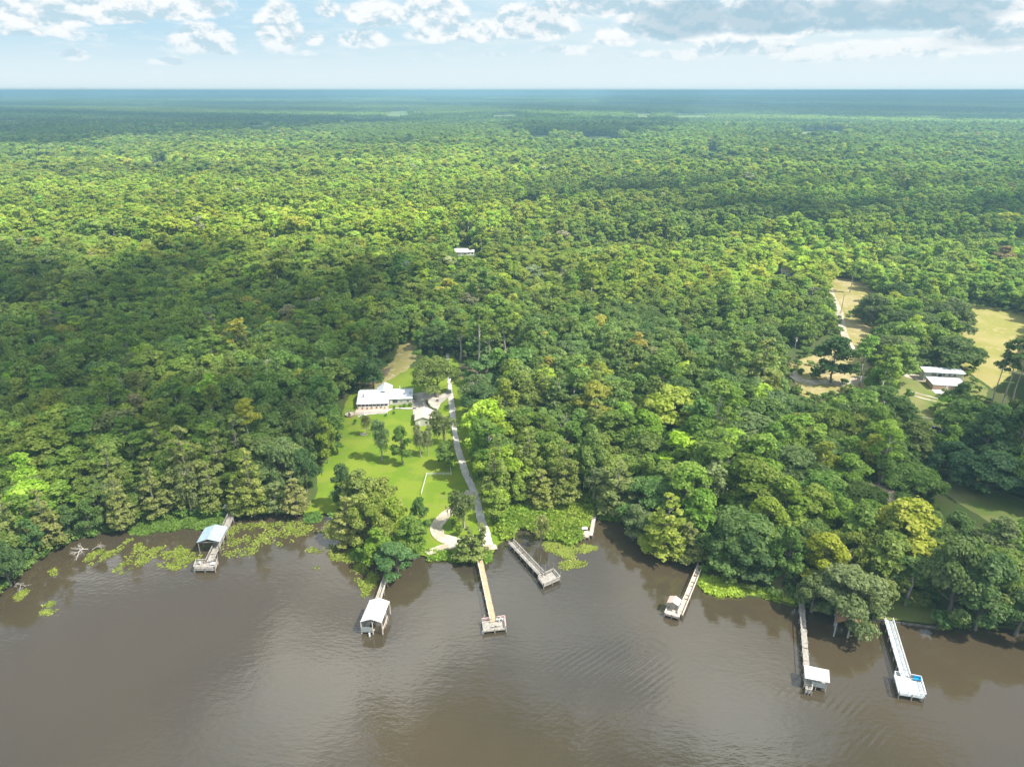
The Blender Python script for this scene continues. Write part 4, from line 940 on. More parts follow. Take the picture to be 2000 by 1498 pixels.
shade_cloud('cloud', [(-150,222),(150,220),(420,226),(720,228),(1000,222),(1100,228),(900,236),(700,240),(560,252),(380,262),(200,268),(60,285),(-200,300)], 80, zc=3000, dens=1.9, feather=.6)
shade_cloud('cloud', [(1000,232),(1300,232),(1330,242),(1240,262),(1180,264),(1050,262),(1010,250)], 60, dens=1.6, feather=.7)
shade_cloud('cloud', [(1180,196),(1500,190),(1800,188),(2100,190),(2200,225),(1900,235),(1650,226),(1400,214),(1200,208)], 170, zc=3000, dens=1.9, feather=.5)
shade_cloud('cloud', [(300,188),(500,186),(760,190),(700,196),(450,197),(300,194)], 220, zc=3000)
shade_cloud('cloud', [(1180,375),(1400,360),(1700,365),(2050,380),(2100,430),(1850,450),(1600,420),(1400,418),(1250,400)], 28, dens=.34)
shade_cloud('cloud', [(1720,880),(1850,840),(1940,790),(2100,780),(2200,1000),(2200,1100),(1950,1100),(1850,1000),(1760,940)], 16, dens=.5)
# ------------------------------------------------------------------ haze
m = bpy.data.materials.new('haze'); m.use_nodes = True; nt = m.node_tree
for n_ in list(nt.nodes):
    if n_.type == 'BSDF_PRINCIPLED': nt.nodes.remove(n_)
v_ = N(nt, 'ShaderNodeVolumePrincipled'); v_.inputs['Color'].default_value = (.29, .50, .65, 1); v_.inputs['Density'].default_value = 2.3e-4; v_.inputs['Anisotropy'].default_value = .1
L(nt, v_.outputs[0], [q for q in nt.nodes if q.type == 'OUTPUT_MATERIAL'][0].inputs['Volume'])
t = MB(); t.box(-FAR - 900, FAR + 900, -2500, FAR + 900, -2.2, 121); o = t.build('haze', m); o['kind'] = 'stuff'; tag(o, 'pale blue haze fading the far woods', 'haze')
# ------------------------------------------------------------------ docks
WOODG = simple('weathered_grey_wood', (.40, .37, .33), (.23, .21, .18), 1.6, lo=.3, hi=.7)
WOODD = simple('dark_wet_and_shaded_wood', (.20, .18, .155), (.10, .09, .075), 1.2)  # joists and bank boards; also carries painted shade on the marsh walkway
WOODO = simple('new_orange_lumber', (.50, .37, .23), (.34, .27, .18), .9, lo=.25, hi=.75)
WOODP = simple('pale_pinkish_planks', (.58, .47, .40), (.42, .34, .29), 1.5)
WOODT = simple('sun_bleached_tan_planks', (.60, .52, .43), (.42, .35, .28), 1.5)
PILE = simple('piling_wood', (.30, .27, .23), (.16, .14, .12), 1.3, stretch=(1,1,.3))
WHITEP = simple('white_paint', (.60, .63, .65), (.46, .49, .51), 1.2)
PINKR = simple('faded_red_rail', (.55, .38, .36), (.40, .28, .26), 2)
ROOFB = simple('pale_blue_metal_roof', (.33, .42, .46), (.28, .36, .41), .5, rough=.5, metal=.0)
ROOFW = simple('chalky_white_roof', (.54, .54, .51), (.36, .37, .32), .35, lo=.25, hi=.45)
ROOFM = simple('bright_metal_roof', (.60, .63, .66), (.50, .54, .57), .3, rough=.45)
ROOFT = simple('tan_shingle_roof', (.52, .46, .40), (.44, .39, .34), 1.2)
ROOFK = simple('bleached_pink_roof', (.60, .49, .42), (.50, .41, .35), .8)
ROOFBR = simple('brown_shingle_roof', (.27, .21, .17), (.20, .155, .125), 1.0)
RUST = simple('rusty_metal_roof', (.34, .19, .11), (.19, .13, .09), .7, lo=.3, hi=.6)
CREAM = simple('cream_siding', (.55, .54, .46), (.47, .46, .39), .4, stretch=(.3,.3,6))
TANW = simple('tan_siding', (.50, .34, .22), (.42, .28, .18), .5)
DKRED = simple('dark_red_siding', (.20, .04, .04), (.14, .03, .03), .5)
GREYW = simple('grey_board_wall', (.34, .37, .36), (.24, .27, .26), .8, stretch=(.3,.3,6))
FRAMEW = simple('white_frame', (.72, .72, .70), (.66, .66, .64), 1)
BRICK = simple('orange_red_deck', (.52, .33, .25), (.55, .45, .38), 1.2)
DARKM = simple('dark_metal', (.05, .055, .06), (.035, .04, .045), 1, rough=.4)
m, nt, b = mat('window_glass'); GLASS = m; b.inputs['Base Color'].default_value = (.03, .045, .055, 1); b.inputs['Roughness'].default_value = .08; b.inputs['Specular IOR Level'].default_value = .8
BLUEP = simple('bright_blue_plastic', (.01, .28, .50), (.01, .22, .42), 1, rough=.4)
GREENP = simple('green_plastic', (.03, .20, .13), (.02, .15, .10), 1, rough=.5)
RUBBER = simple('rubber', (.03, .03, .03), (.02, .02, .02), 1)
TRUCKP = simple('dark_grey_paint', (.045, .055, .075), (.04, .05, .065), .5, rough=.25, spec=.6)
DEBRIS = WOODG
def part(mb, name, mt, root, smooth=False):
    """mesh given in world coordinates, linked as a part of an unrotated root"""
    o = root.location; mb.v = [(a - o.x, b - o.y, c - o.z) for a, b, c in mb.v]; return mb.build(name, mt, root, smooth)
def lpart(mb, name, mt, root): return mb.build(name, mt, root)
def planks(a, b, wd, z, th=.07, pw=.30, miss=0.0, sag=.015):
    t = MB(); d = (b - a); n = max(1, int(d.length / pw)); u = d.normalized(); s = Vector((-u.y, u.x, 0))
    for i in range(n):
        if rnd.random() < miss: continue
        c = a + u * (pw * (i + .5)); hw = wd / 2 + rnd.uniform(-.04, .04); zz = z + rnd.uniform(-sag, sag); e = u * (pw * .46); ss = s * hw
        q = [c - ss - e, c - ss + e, c + ss + e, c + ss - e]; t.hexa([(p.x, p.y, zz - th) for p in q], [(p.x, p.y, zz) for p in q])
    return t
def rail(t, a, b, z, hgt=1.0, th=.09, mids=(.5,), step=2.0, gap=0.0):
    a = Vector((a.x, a.y, z)); b = Vector((b.x, b.y, z)); n = max(1, round((b - a).length / step))
    for i in range(n + 1):
        p = a.lerp(b, i / n)
        if gap and rnd.random() < gap: continue
        t.bar(p - Vector((0, 0, .1)), p + Vector((0, 0, hgt)), th * .55)
    up = Vector((0, 0, hgt)); t.beam(a + up, b + up, th * 1.7, th * .6)
    for mh in mids: t.beam(a + Vector((0, 0, hgt * mh)), b + Vector((0, 0, hgt * mh)), th * .5, th * 1.1)
def pilings(root, pts, ztop, r=.13, mt=None):
    for p in pts:
        t = MB(); t.bar((p.x, p.y, -1.6), (p.x + rnd.uniform(-.05, .05), p.y, ztop), r * 1.1, r, 7); part(t, 'piling', mt or PILE, root)
def walkway(root, pa, pb, wd, z, mt, rails='LR', rmt=None, pstep=3.2, miss=0.0, hgt=.95, mids=(.5,), th=.09, gap=0.0):
    a, b = G(*pa, z), G(*pb, z); a = Vector((a.x, a.y, 0)); b = Vector((b.x, b.y, 0)); u = (b - a).normalized(); s = Vector((-u.y, u.x, 0)) * (wd / 2)
    part(planks(a, b, wd, z, miss=miss), 'boardwalk', mt, root)
    t = MB()
    for k in (-1, 0, 1): t.beam((a + s * k * .85) + Vector((0, 0, z - .2)), (b + s * k * .85) + Vector((0, 0, z - .2)), .08, .2)
    part(t, 'joists', WOODD, root)
    for side, k in (('L', -1), ('R', 1)):     # L = left when looking from the shore end towards the water end
        if side in rails:
            t = MB(); rail(t, a - s * k * -1.0, b - s * k * -1.0, z, hgt=hgt, mids=mids, th=th, gap=gap); part(t, 'railing', rmt or mt, root)
    n = max(1, int((b - a).length / pstep)); pts = []
    for i in range(n + 1): p = a.lerp(b, i / n); pts += [p + s * 1.08, p - s * 1.08]
    pilings(root, pts, z + .1)
    return a, b, u, s.normalized()
def platform(root, cpx, z, mt, sides, rmt=None, hgt=1.0, mids=(.5,), th=.10, fascia=True, step=1.8, miss=0.0, name='platform_deck', pr=.14, ptop=.15, pmt=None):
    """cpx: back-left, back-right, front-right, front-left (photo points on the deck plane); sides: list of (i, j, f0, f1)"""
    c = [G(*q, z) for q in cpx]; c = [Vector((q.x, q.y, 0)) for q in c]; t = MB(); n = max(2, int(((c[3] - c[0]).length + (c[2] - c[1]).length) / 2 / .28))
    for i in range(n):
        if rnd.random() < miss: continue
        f0, f1 = (i + .04) / n, (i + .96) / n; q = [c[0].lerp(c[3], f0), c[1].lerp(c[2], f0), c[1].lerp(c[2], f1), c[0].lerp(c[3], f1)]; zz = z + rnd.uniform(-.01, .01)
        t.hexa([(p.x, p.y, zz - .07) for p in q], [(p.x, p.y, zz) for p in q])
    part(t, name, mt, root)
    if fascia:
        t = MB()
        for i in range(4): a, b = c[i], c[(i + 1) % 4]; t.beam(Vector((a.x, a.y, z - .22)), Vector((b.x, b.y, z - .22)), .08, .28)
        part(t, 'rim_beams', mt, root)
    for (i, j, f0, f1) in sides:
        t = MB(); rail(t, c[i].lerp(c[j], f0), c[i].lerp(c[j], f1), z, hgt=hgt, mids=mids, th=th, step=step); part(t, 'railing', rmt or mt, root)
    pts = [c[0], c[1], c[2], c[3], (c[0] + c[1]) / 2, (c[2] + c[3]) / 2]; pilings(root, pts, z + ptop, pr, pmt)
    return c
def gable_roof(root, c, eave, rise, mt, axis=0, th=.10, name='roof', over=0.0):
    """c: four corners (back-left, back-right, front-right, front-left); ridge runs back to front"""
    bl, br, fr, fl = [Vector((p.x, p.y, eave)) for p in c]; rb = (bl + br) / 2 + Vector((0, 0, rise)); rf = (fl + fr) / 2 + Vector((0, 0, rise)); t = MB(); d = Vector((0, 0, -th))
    for q in ([bl, fl, rf, rb], [rb, rf, fr, br]): t.hexa([p + d for p in q], q)
    n = 9
    for i in range(n + 1):                                   # standing seams
        f = i / n
        for (a, b_, c_, d_) in ((bl, fl, rb, rf), (br, fr, rb, rf)):
            p = a.lerp(b_, f); q = c_.lerp(d_, f); t.beam(p + Vector((0, 0, .02)), q + Vector((0, 0, .02)), .05, .05)
    t.beam(rb + Vector((0, 0, .03)), rf + Vector((0, 0, .03)), .25, .05)
    return part(t, name, mt, root)
def root_at(name, px, py, label, cat, z=0.0, group=None):
    p = G(px, py, 1.0); return empty(name, (p.x, p.y, z), 0, label, cat, group)
DG = 'private docks along the river bank'
def chair(px, py, z, rz, label, mt, group=None):
    p = G(px, py, z); r = empty('garden_chair', p, R(rz), label, 'chair', group)
    t = MB(); t.box(-.3, .3, -.28, .30, .36, .42); t.build('seat', mt, r)
    t = MB(); t.hexa([(-.3, .28, .36), (.3, .28, .36), (.3, .34, .36), (-.3, .34, .36)], [(-.3, .50, 1.0), (.3, .50, 1.0), (.3, .56, 1.0), (-.3, .56, 1.0)]); t.build('backrest', mt, r)
    for s in (-1, 1):
        t = MB(); t.box(s * .34 - .05, s * .34 + .05, -.3, .4, .58, .62); t.build('armrest', mt, r)
        t = MB(); t.box(s * .34 - .04, s * .34 + .04, -.3, -.22, 0, .58); t.build('leg', mt, r); t = MB(); t.box(s * .34 - .04, s * .34 + .04, .28, .36, 0, .58); t.build('leg', mt, r)
    return r
# 1 blue roofed dock on the left
d1 = root_at('boat_dock', 430, 1050, 'grey weathered dock with pale blue metal boathouse roof beside the lily pads', 'dock', group=DG)
walkway(d1, (455, 1001), (409, 1098), 1.7, 1.3, WOODG, 'LR', rmt=WOODG, miss=.03)
platform(d1, [(384, 1098), (425.5, 1096.5), (420, 1112), (379, 1112)], 1.0, WOODG, [(0, 3, 0, 1), (3, 2, 0, 1), (1, 2, 0, 1), (0, 1, 0, .45), (0, 1, .85, 1)], hgt=.95, mids=(.3, .62), th=.12)
cr = [G(400, 1031, 3.9), G(444.5, 1029, 3.9), G(429, 1058, 3.9), G(383.5, 1059.5, 3.9)]
gable_roof(d1, cr, 3.9, 1.0, ROOFB)
pts = [cr[0].lerp(cr[3], f) * .96 + (cr[1].lerp(cr[2], f)) * .04 for f in (.06, .5, .95)] + [cr[1].lerp(cr[2], f) * .9 + (cr[0].lerp(cr[3], f)) * .1 for f in (.06, .5, .95)]
for p in pts:
    t = MB(); t.bar((p.x, p.y, -1.5), (p.x, p.y, 3.85), .13, .11, 6); part(t, 'roof_post', PILE, d1)
t = MB(); 
for (a, b) in ((pts[0], pts[2]), (pts[3], pts[5]), (pts[0], pts[3]), (pts[2], pts[5])): t.beam(Vector((a.x, a.y, 3.7)), Vector((b.x, b.y, 3.7)), .12, .2)
part(t, 'roof_beams', WOODG, d1)
r = root_at('dock_shelter', 447, 1002, 'tiny white roofed shelter with table at the landward end of the blue roofed dock', 'shelter', z=1.3)
t = MB()
for sx in (-.8, .8):
    for sy in (-.5, .5): t.bar((sx, sy, -2.4), (sx, sy, 2.0), .07)
t.build('posts', PILE, r); t = MB(); t.hexa([(-1.3, -.9, 1.9), (1.1, -.9, 2.2), (1.1, .9, 2.3), (-1.3, .9, 2.0)], [(-1.3, -.9, 1.98), (1.1, -.9, 2.28), (1.1, .9, 2.38), (-1.3, .9, 2.08)]); t.build('roof', ROOFW, r)
t = MB(); t.box(-.8, .8, -.5, .5, .85, .92); t.build('table_top', WOODG, r)
chair(392, 1101, 1.0, 150, 'white chair at the left side of the blue roofed dock platform', FRAMEW); chair(398, 1099, 1.0, 190, 'pale chair beside the walkway end of the blue roofed dock platform', WOODT); chair(413, 1097, 1.0, 200, 'white chair at the right of the walkway end on the blue roofed dock', FRAMEW)
p = G(416, 1103, 1.0); r = empty('low_table', p, 0, 'low white table on the right half of the blue roofed dock platform', 'table'); t = MB(); t.box(-.6, .6, -.35, .35, .5, .56); t.build('table_top', FRAMEW, r)
for sx in (-.5, .5):
    for sy in (-.28, .28): t = MB(); t.box(sx - .04, sx + .04, sy - .04, sy + .04, 0, .5); t.build('leg', FRAMEW, r)
# 2 white boathouse
d2 = root_at('boathouse', 738, 1160, 'boathouse with stained white gable roof and long walkway from the tip of the point', 'boathouse', group=DG)
walkway(d2, (760, 1106), (739, 1172), 1.35, 1.1, WOODG, 'R', rmt=WOODT)
a, b = G(755.5, 1108, 1.6), G(733.5, 1169, 1.6); t = MB(); t.beam(a, b, .12, .1)
part(t, 'side_rail', WOODT, d2)
cr = [G(722, 1172, 3.6), G(760.6, 1174.3, 3.6), G(745, 1215.4, 3.6), G(703.5, 1214, 3.6)]
gable_roof(d2, cr, 3.6, .85, ROOFW)
lc = [Vector((p.x, p.y, 0)) for p in cr]; ins = lambda u, v: lc[0].lerp(lc[1], u).lerp(lc[3].lerp(lc[2], u), v)
t = MB()
for i in range(16):
    q = [ins(.02, i / 16 + .002), ins(.30, i / 16 + .002), ins(.30, (i + 1) / 16 - .004), ins(.02, (i + 1) / 16 - .004)]; t.hexa([(p.x, p.y, .95) for p in q], [(p.x, p.y, 1.05) for p in q])
for i in range(4):
    q = [ins(.30 + .08 * i, .88), ins(.375 + .08 * i, .88), ins(.375 + .08 * i, 1.0), ins(.30 + .08 * i, 1.0)]; t.hexa([(p.x, p.y, .95) for p in q], [(p.x, p.y, 1.05) for p in q])
part(t, 'side_deck', WOODG, d2)
t = MB()
for k in range(5): t.beam(ins(0, 1.0) + Vector((0, 0, .75 + .3 * k)), ins(.55, 1.0) + Vector((0, 0, .75 + .3 * k)), .06, .2); t.beam(ins(0, .55) + Vector((0, 0, .75 + .3 * k)), ins(0, 1.0) + Vector((0, 0, .75 + .3 * k)), .06, .2)
part(t, 'board_wall', GREYW, d2)
for (u, v) in ((0, .02), (0, .5), (0, .98), (.55, .99), (1, .02), (1, .5), (1, .98), (.36, .5)):
    p = ins(u, v); t = MB(); t.bar((p.x, p.y, -1.5), (p.x, p.y, 3.6), .13, .12, 6); part(t, 'roof_post', WOODT, d2)
t = MB(); rail(t, ins(1.06, .45), ins(1.06, 1.05), .5, hgt=1.6, mids=(.6,)); part(t, 'catwalk_rail', WOODT, d2)
t = MB(); p = ins(.42, 1.08); t.bar((p.x, p.y, -1.4), (p.x, p.y, .9), .22, .18, 8); part(t, 'fender_post', FRAMEW, d2)
# 3 orange boardwalk with grey platform
d3 = root_at('boardwalk_dock', 950, 1150, 'long dock with new orange planks ending in a grey square platform', 'dock', group=DG)
walkway(d3, (936, 1088), (963.5, 1214), 1.45, 1.15, WOODO, 'L', rmt=WOODT, hgt=1.0, mids=(.45,), pstep=3.0)
platform(d3, [(941, 1213), (985.5, 1207), (988, 1227), (944, 1232)], 1.0, WOODG, [(0, 1, 0, .42), (0, 1, .66, 1), (1, 2, 0, 1)], rmt=PINKR, hgt=.8, mids=(.5,), th=.13)
c3 = [G(941, 1213, 1), G(985.5, 1207, 1)]
for k, (a_, lab) in enumerate((((973, 1212.5), 'white chair on the square grey platform, the left of the two'), ((980, 1211), 'white chair on the square grey platform, in its back right corner'))): chair(*a_, 1.0, 170, lab, FRAMEW)
t = MB(); p = G(944, 1211, 1.0); t.bar((p.x, p.y, .9), (p.x + .25, p.y + .4, 2.2), .07); part(t, 'leaning_pole', WOODT, d3)
p = G(943, 1232, .8); t = MB(); t.bar((p.x, p.y, -.1), (p.x, p.y, .8), .22, .2, 8); part(t, 'float', FRAMEW, d3)
t = MB()
for f in (.2, .55): a, b = G(955 + 20 * f, 1224 - 2 * f, 1.35), G(966 + 20 * f, 1222.5 - 2 * f, 1.35); t.beam(a, b, .25, .07); t.bar((a.x, a.y, .95), a, .05); t.bar((b.x, b.y, .95), b, .05)
part(t, 'bench', WOODG, d3)
# 4 angled grey dock
d4 = root_at('fishing_dock', 1040, 1100, 'angled weathered grey dock with tall mooring poles left of the lily pads', 'dock', group=DG)
walkway(d4, (998, 1059), (1060, 1125), 1.5, 1.1, WOODG, 'LR', miss=.12, hgt=.9, mids=(.5,), th=.11, gap=.1)
c = platform(d4, [(1051, 1129), (1080.5, 1115), (1094, 1130), (1062, 1144)], 1.0, WOODG, [(0, 1, .3, 1), (1, 2, 0, 1), (2, 3, 0, 1), (3, 0, 0, 1)], hgt=.8, mids=(.5,), th=.13, miss=.04)
for (px, py, ph) in ((1064.5, 1122, 3.8), (1081, 1114, 3.4), (1094.5, 1124, 2.2), (1051, 1126, 2.2)):
    p = G(px, py, 1.0); t = MB(); t.bar((p.x, p.y, -1.5), (p.x, p.y, ph), .12, .10, 6); part(t, 'mooring_pole', PILE, d4)
for (px, py, ph, lab) in ((1055.4, 1104, 3.2, 'thin pole standing in the water behind the angled grey dock, left one'), (1070.8, 1108, 4.2, 'tallest thin pole standing in the water behind the angled grey dock')):
    p = G(px, py, 0); r = empty('pole', (p.x, p.y, 0), 0, lab, 'pole', 'poles standing in the water'); t = MB(); t.bar((0, 0, -1.5), (.05, 0, ph), .09, .07, 6); t.build('shaft', PILE, r)
# 5 pink L shaped walkway in the marsh
d5 = root_at('marsh_walkway', 1158, 1030, 'narrow pinkish plank walkway with an L shaped end beside the green marsh', 'dock', group=DG)
walkway(d5, (1170.5, 971), (1160.5, 1010), 1.05, .9, WOODD, '', pstep=3)  # shaded landward stretch: the shade is put into darker planks
walkway(d5, (1160.5, 1009), (1154, 1046), 1.05, .92, WOODP, '', pstep=3)
platform(d5, [(1136.8, 1036), (1152, 1037), (1150.5, 1049), (1135, 1047)], .86, WOODP, [])
p = G(1142, 1035, .9); r = empty('bench', p, R(8), 'white bench on the end of the pinkish plank walkway', 'bench'); t = MB(); t.box(-.8, .8, -.2, .22, .4, .47); t.build('seat', FRAMEW, r)
t = MB(); t.box(-.8, .8, .22, .28, .45, .95); t.build('backrest', FRAMEW, r)
for sx in (-.7, .7): t = MB(); t.box(sx - .05, sx + .05, -.15, .2, 0, .4); t.build('leg', FRAMEW, r)
# 6 tan roofed dock
d6 = root_at('roofed_dock', 1330, 1170, 'weathered tan dock with a small faded gable roof at its end', 'dock', group=DG)
walkway(d6, (1368, 1104), (1328.5, 1200), 1.25, 1.0, WOODT, 'LR', rmt=WOODT, hgt=.55, mids=(), th=.14, miss=.10)
platform(d6, [(1303, 1188), (1330, 1194), (1326, 1206), (1298, 1198)], .95, WOODT, [(3, 2, 0, 1), (0, 3, 0, 1)], hgt=.35, mids=(), th=.16)
cr = [G(1308, 1163.5, 3.0), G(1331.5, 1171.5, 3.0), G(1325.5, 1183.5, 3.0), G(1302.5, 1176.5, 3.0)]; gable_roof(d6, cr, 3.0, .6, ROOFK)
for p in cr: p2 = p + (sum(cr, Vector()) / 4 - p) * .08; t = MB(); t.bar((p2.x, p2.y, -1.4), (p2.x, p2.y, 3.0), .09, .08, 6); part(t, 'roof_post', WOODG, d6)
t = MB()
for (i, j) in ((3, 2), (0, 3)): a = cr[i]; b = cr[j]; t.bar((a.x, a.y, 1.0), (b.x, b.y, 2.9), .05); t.bar((b.x, b.y, 1.0), (a.x, a.y, 2.9), .05)
part(t, 'cross_brace', WOODG, d6)
chair(1310, 1185, .95, 160, 'pale blue grey chair under the small faded roof on the tan dock', ROOFB)
# 7 white roofed dock on the right
d7 = root_at('roofed_dock', 1580, 1280, 'long grey dock ending under a flat chalky white roof', 'dock', group=DG)
walkway(d7, (1565, 1172), (1577, 1322), 1.25, 1.15, WOODG, 'L', rmt=WOODG, hgt=.9, mids=(), th=.10, miss=.02)
cr = [G(1571, 1298, 3.1), G(1619, 1308, 3.0), G(1620.5, 1333, 2.8), G(1572.5, 1323.5, 2.9)]
t = MB(); t.hexa([(p.x, p.y, p.z - .12) for p in cr], [tuple(p) for p in cr])
for f in np.linspace(0, 1, 10): t.beam(cr[0].lerp(cr[1], f) + Vector((0, 0, .02)), cr[3].lerp(cr[2], f) + Vector((0, 0, .02)), .06, .05)
part(t, 'roof', ROOFW, d7)
lc = [Vector((p.x, p.y, 0)) for p in cr]; ins = lambda u, v: lc[0].lerp(lc[1], u).lerp(lc[3].lerp(lc[2], u), v)
t = MB(); q = [ins(.02, .1), ins(.9, .1), ins(.9, .98), ins(.02, .98)]; t.hexa([(p.x, p.y, .95) for p in q], [(p.x, p.y, 1.1) for p in q]); part(t, 'platform_deck', WOODG, d7)
t = MB()
for k in range(5): t.beam(ins(.30, .98) + Vector((0, 0, 1.2 + .25 * k)), ins(.9, .98) + Vector((0, 0, 1.2 + .25 * k)), .06, .2)
part(t, 'board_wall', GREYW, d7)
for (u, v) in ((.03, .08), (.9, .08), (.9, .97), (.03, .97), (.5, .97)): p = ins(u, v); t = MB(); t.bar((p.x, p.y, -1.5), (p.x, p.y, 2.85), .11, .10, 6); part(t, 'roof_post', WOODG, d7)
platform(d7, [(1573.5, 1335), (1586, 1337), (1585, 1352), (1573, 1350)], .75, WOODG, [(1, 2, 0, 1), (2, 3, 0, 1)], hgt=.8, mids=(.5,), th=.11, name='step_landing')
# 8 rusty boathouse under the mossy tree
d8 = root_at('boathouse', 1660, 1215, 'old boathouse with rusty roof under a mossy tree', 'boathouse', group=DG)
cr = [G(1634, 1172, 4.2), G(1682, 1180, 4.2), G(1687, 1222, 4.2), G(1632, 1216, 4.2)]; o = gable_roof(d8, cr, 4.2, 1.5, RUST)
lc = [Vector((p.x, p.y, 0)) for p in cr]; ins = lambda u, v: lc[0].lerp(lc[1], u).lerp(lc[3].lerp(lc[2], u), v)
for (u, v) in ((.05, .05), (.95, .05), (.95, .96), (.05, .96), (.55, .96), (.05, .5), (.95, .5)): p = ins(u, v); t = MB(); t.bar((p.x, p.y, -1.5), (p.x, p.y, 4.2), .16, .14, 6); part(t, 'roof_post', GREYW, d8)
t = MB(); q = [ins(.05, .02), ins(.95, .02), ins(.95, .35), ins(.05, .35)]; t.hexa([(p.x, p.y, 1.0) for p in q], [(p.x, p.y, 1.15) for p in q]); part(t, 'deck', WOODG, d8)
t = MB()
for k in range(9): t.beam(ins(.04, .05) + Vector((0, 0, 1.4 + .3 * k)), ins(.04, .95) + Vector((0, 0, 1.4 + .3 * k)), .06, .26)
part(t, 'board_wall', GREYW, d8)
# 9 white pier
d9 = root_at('white_pier', 1760, 1280, 'white painted pier with a square railed platform at its end', 'pier', group=DG)
walkway(d9, (1735, 1211), (1768, 1322), 1.7, 1.35, WHITEP, 'LR', rmt=WHITEP, hgt=1.0, mids=(.35, .66), th=.085, pstep=2.6)
platform(d9, [(1746, 1317), (1797, 1327), (1807, 1362), (1756, 1354)], 1.35, WHITEP, [(0, 1, 0, .30), (0, 1, .60, 1), (1, 2, 0, 1), (2, 3, 0, 1), (3, 0, 0, 1)], hgt=1.0, mids=(.35, .66), th=.085)
p = G(1791, 1329, 1.36); r = empty('bench', p, R(-12), 'bright blue bench in the back right corner of the white pier platform', 'bench'); t = MB(); t.box(-.8, .8, -.25, .25, .42, .5); t.build('seat', BLUEP, r)
t = MB(); t.box(-.8, .8, .26, .33, .45, 1.0); t.build('backrest', BLUEP, r)
for sx in (-.7, .7): t = MB(); t.box(sx - .05, sx + .05, -.2, .2, 0, .42); t.build('leg', BLUEP, r)
# sea wall of the right bank lawn
a = [G(x_, y_, .5) for x_, y_ in [(1702, 1204), (1722, 1209), (1760, 1213), (1795, 1217), (1826, 1221)]]
r = empty('retaining_wall', (a[0].x, a[0].y, 0), 0, 'low board retaining wall along the right bank lawn', 'wall'); t = MB()
for i in range(4):
    p, q = a[i] + Vector((0, -.45, 0)), a[i + 1] + Vector((0, -.45, 0)); t.beam(Vector((p.x, p.y, .15)), Vector((q.x, q.y, .15)), .12, .9)
    for f in (0, .33, .66): c_ = p.lerp(q, f); t.bar((c_.x, c_.y - .15, -1), (c_.x, c_.y - .15, .8), .1)
part(t, 'boards', WOODD, r)

# ------------------------------------------------------------------ houses
def gable(root, x0, x1, y0, y1, ze, zr, mt, ridge='x', yr=None, over=.35, name='roof', th=.12, seams=.6):
    t = MB(); x0 -= over; x1 += over; y0 -= over; y1 += over; d = Vector((0, 0, -th))
    if ridge == 'x':
        ym = (y0 + y1) / 2 if yr is None else yr; qs = ([Vector((x0, y0, ze)), Vector((x1, y0, ze)), Vector((x1, ym, zr)), Vector((x0, ym, zr))], [Vector((x0, ym, zr)), Vector((x1, ym, zr)), Vector((x1, y1, ze)), Vector((x0, y1, ze))])
        for k in range(int((x1 - x0) / seams) + 1):
            xx = x0 + k * seams; t.bar((xx, y0, ze + .02), (xx, ym, zr + .02), .03); t.bar((xx, y1, ze + .02), (xx, ym, zr + .02), .03)
    else:
        xm = (x0 + x1) / 2; qs = ([Vector((x0, y1, ze)), Vector((x0, y0, ze)), Vector((xm, y0, zr)), Vector((xm, y1, zr))], [Vector((xm, y1, zr)), Vector((xm, y0, zr)), Vector((x1, y0, ze)), Vector((x1, y1, ze))])
        for k in range(int((y1 - y0) / seams) + 1):
            yy = y0 + k * seams; t.bar((x0, yy, ze + .02), (xm, yy, zr + .02), .03); t.bar((x1, yy, ze + .02), (xm, yy, zr + .02), .03)
    for q in qs: t.hexa([p + d for p in q], q)
    return t.build(name, mt, root)
def walls(root, x0, x1, y0, y1, h, mt, ridge='x', zr=None, yr=None, name='wall'):
    t = MB(); t.box(x0, x1, y0, y1, -.3, h - .06)
    if zr:
        if ridge == 'x':
            ym = (y0 + y1) / 2 if yr is None else yr
            for xx in (x0 + .02, x1 - .02): t.poly([(xx, y0, h - .07), (xx, y1, h - .07), (xx, ym, zr - .16)])
        else:
            xm = (x0 + x1) / 2
            for yy in (y0 + .02, y1 - .02): t.poly([(x0, yy, h - .07), (x1, yy, h - .07), (xm, yy, zr - .16)])
    return t.build(name, mt, root)
def window(root, x, y, z, w_, h_, fm=None):
    t = MB(); t.box(x - w_ / 2 - .07, x + w_ / 2 + .07, y - .05, y, z - .07, z + h_ + .07); f = t.build('window', fm or FRAMEW, root)
    t = MB(); t.box(x - w_ / 2, x + w_ / 2, y - .065, y - .052, z, z + h_); t.build('pane', GLASS, f)
    t = MB(); t.box(x - .03, x + .03, y - .085, y - .067, z, z + h_); t.build('mullion', FRAMEW, f)
def door(root, x, y, z, mt):
    t = MB(); t.box(x - .45, x + .45, y - .06, y, z, z + 2.0); d = t.build('door', mt, root); t = MB(); t.box(x + .3, x + .36, y - .1, y - .062, z + .95, z + 1.05); t.build('handle', DARKM, d)
o = G(805, 790); hs = empty('ranch_house', o, R(4.5), 'long white metal roofed house with glazed porch and red deck above the lawn', 'house')
walls(hs, -20.9, 0, 0, 9.6, 2.75, CREAM, zr=4.15, yr=5.0); gable(hs, -21, 0, 0, 9.7, 2.75, 4.2, ROOFM, yr=5.0, over=.3)
t = MB(); t.hexa([(-21.3, -3.3, 2.22), (-8.9, -3.3, 2.22), (-8.9, -.28, 2.70), (-21.3, -.28, 2.70)], [(-21.3, -3.3, 2.32), (-8.9, -3.3, 2.32), (-8.9, -.28, 2.82), (-21.3, -.28, 2.82)])
for k in range(21): t.bar((-21.2 + .6 * k, -3.3, 2.34), (-21.2 + .6 * k, -.28, 2.84), .03)
t.build('porch_roof', simple('weathered_porch_roof', (.60, .62, .64), (.42, .43, .44), .6), hs)
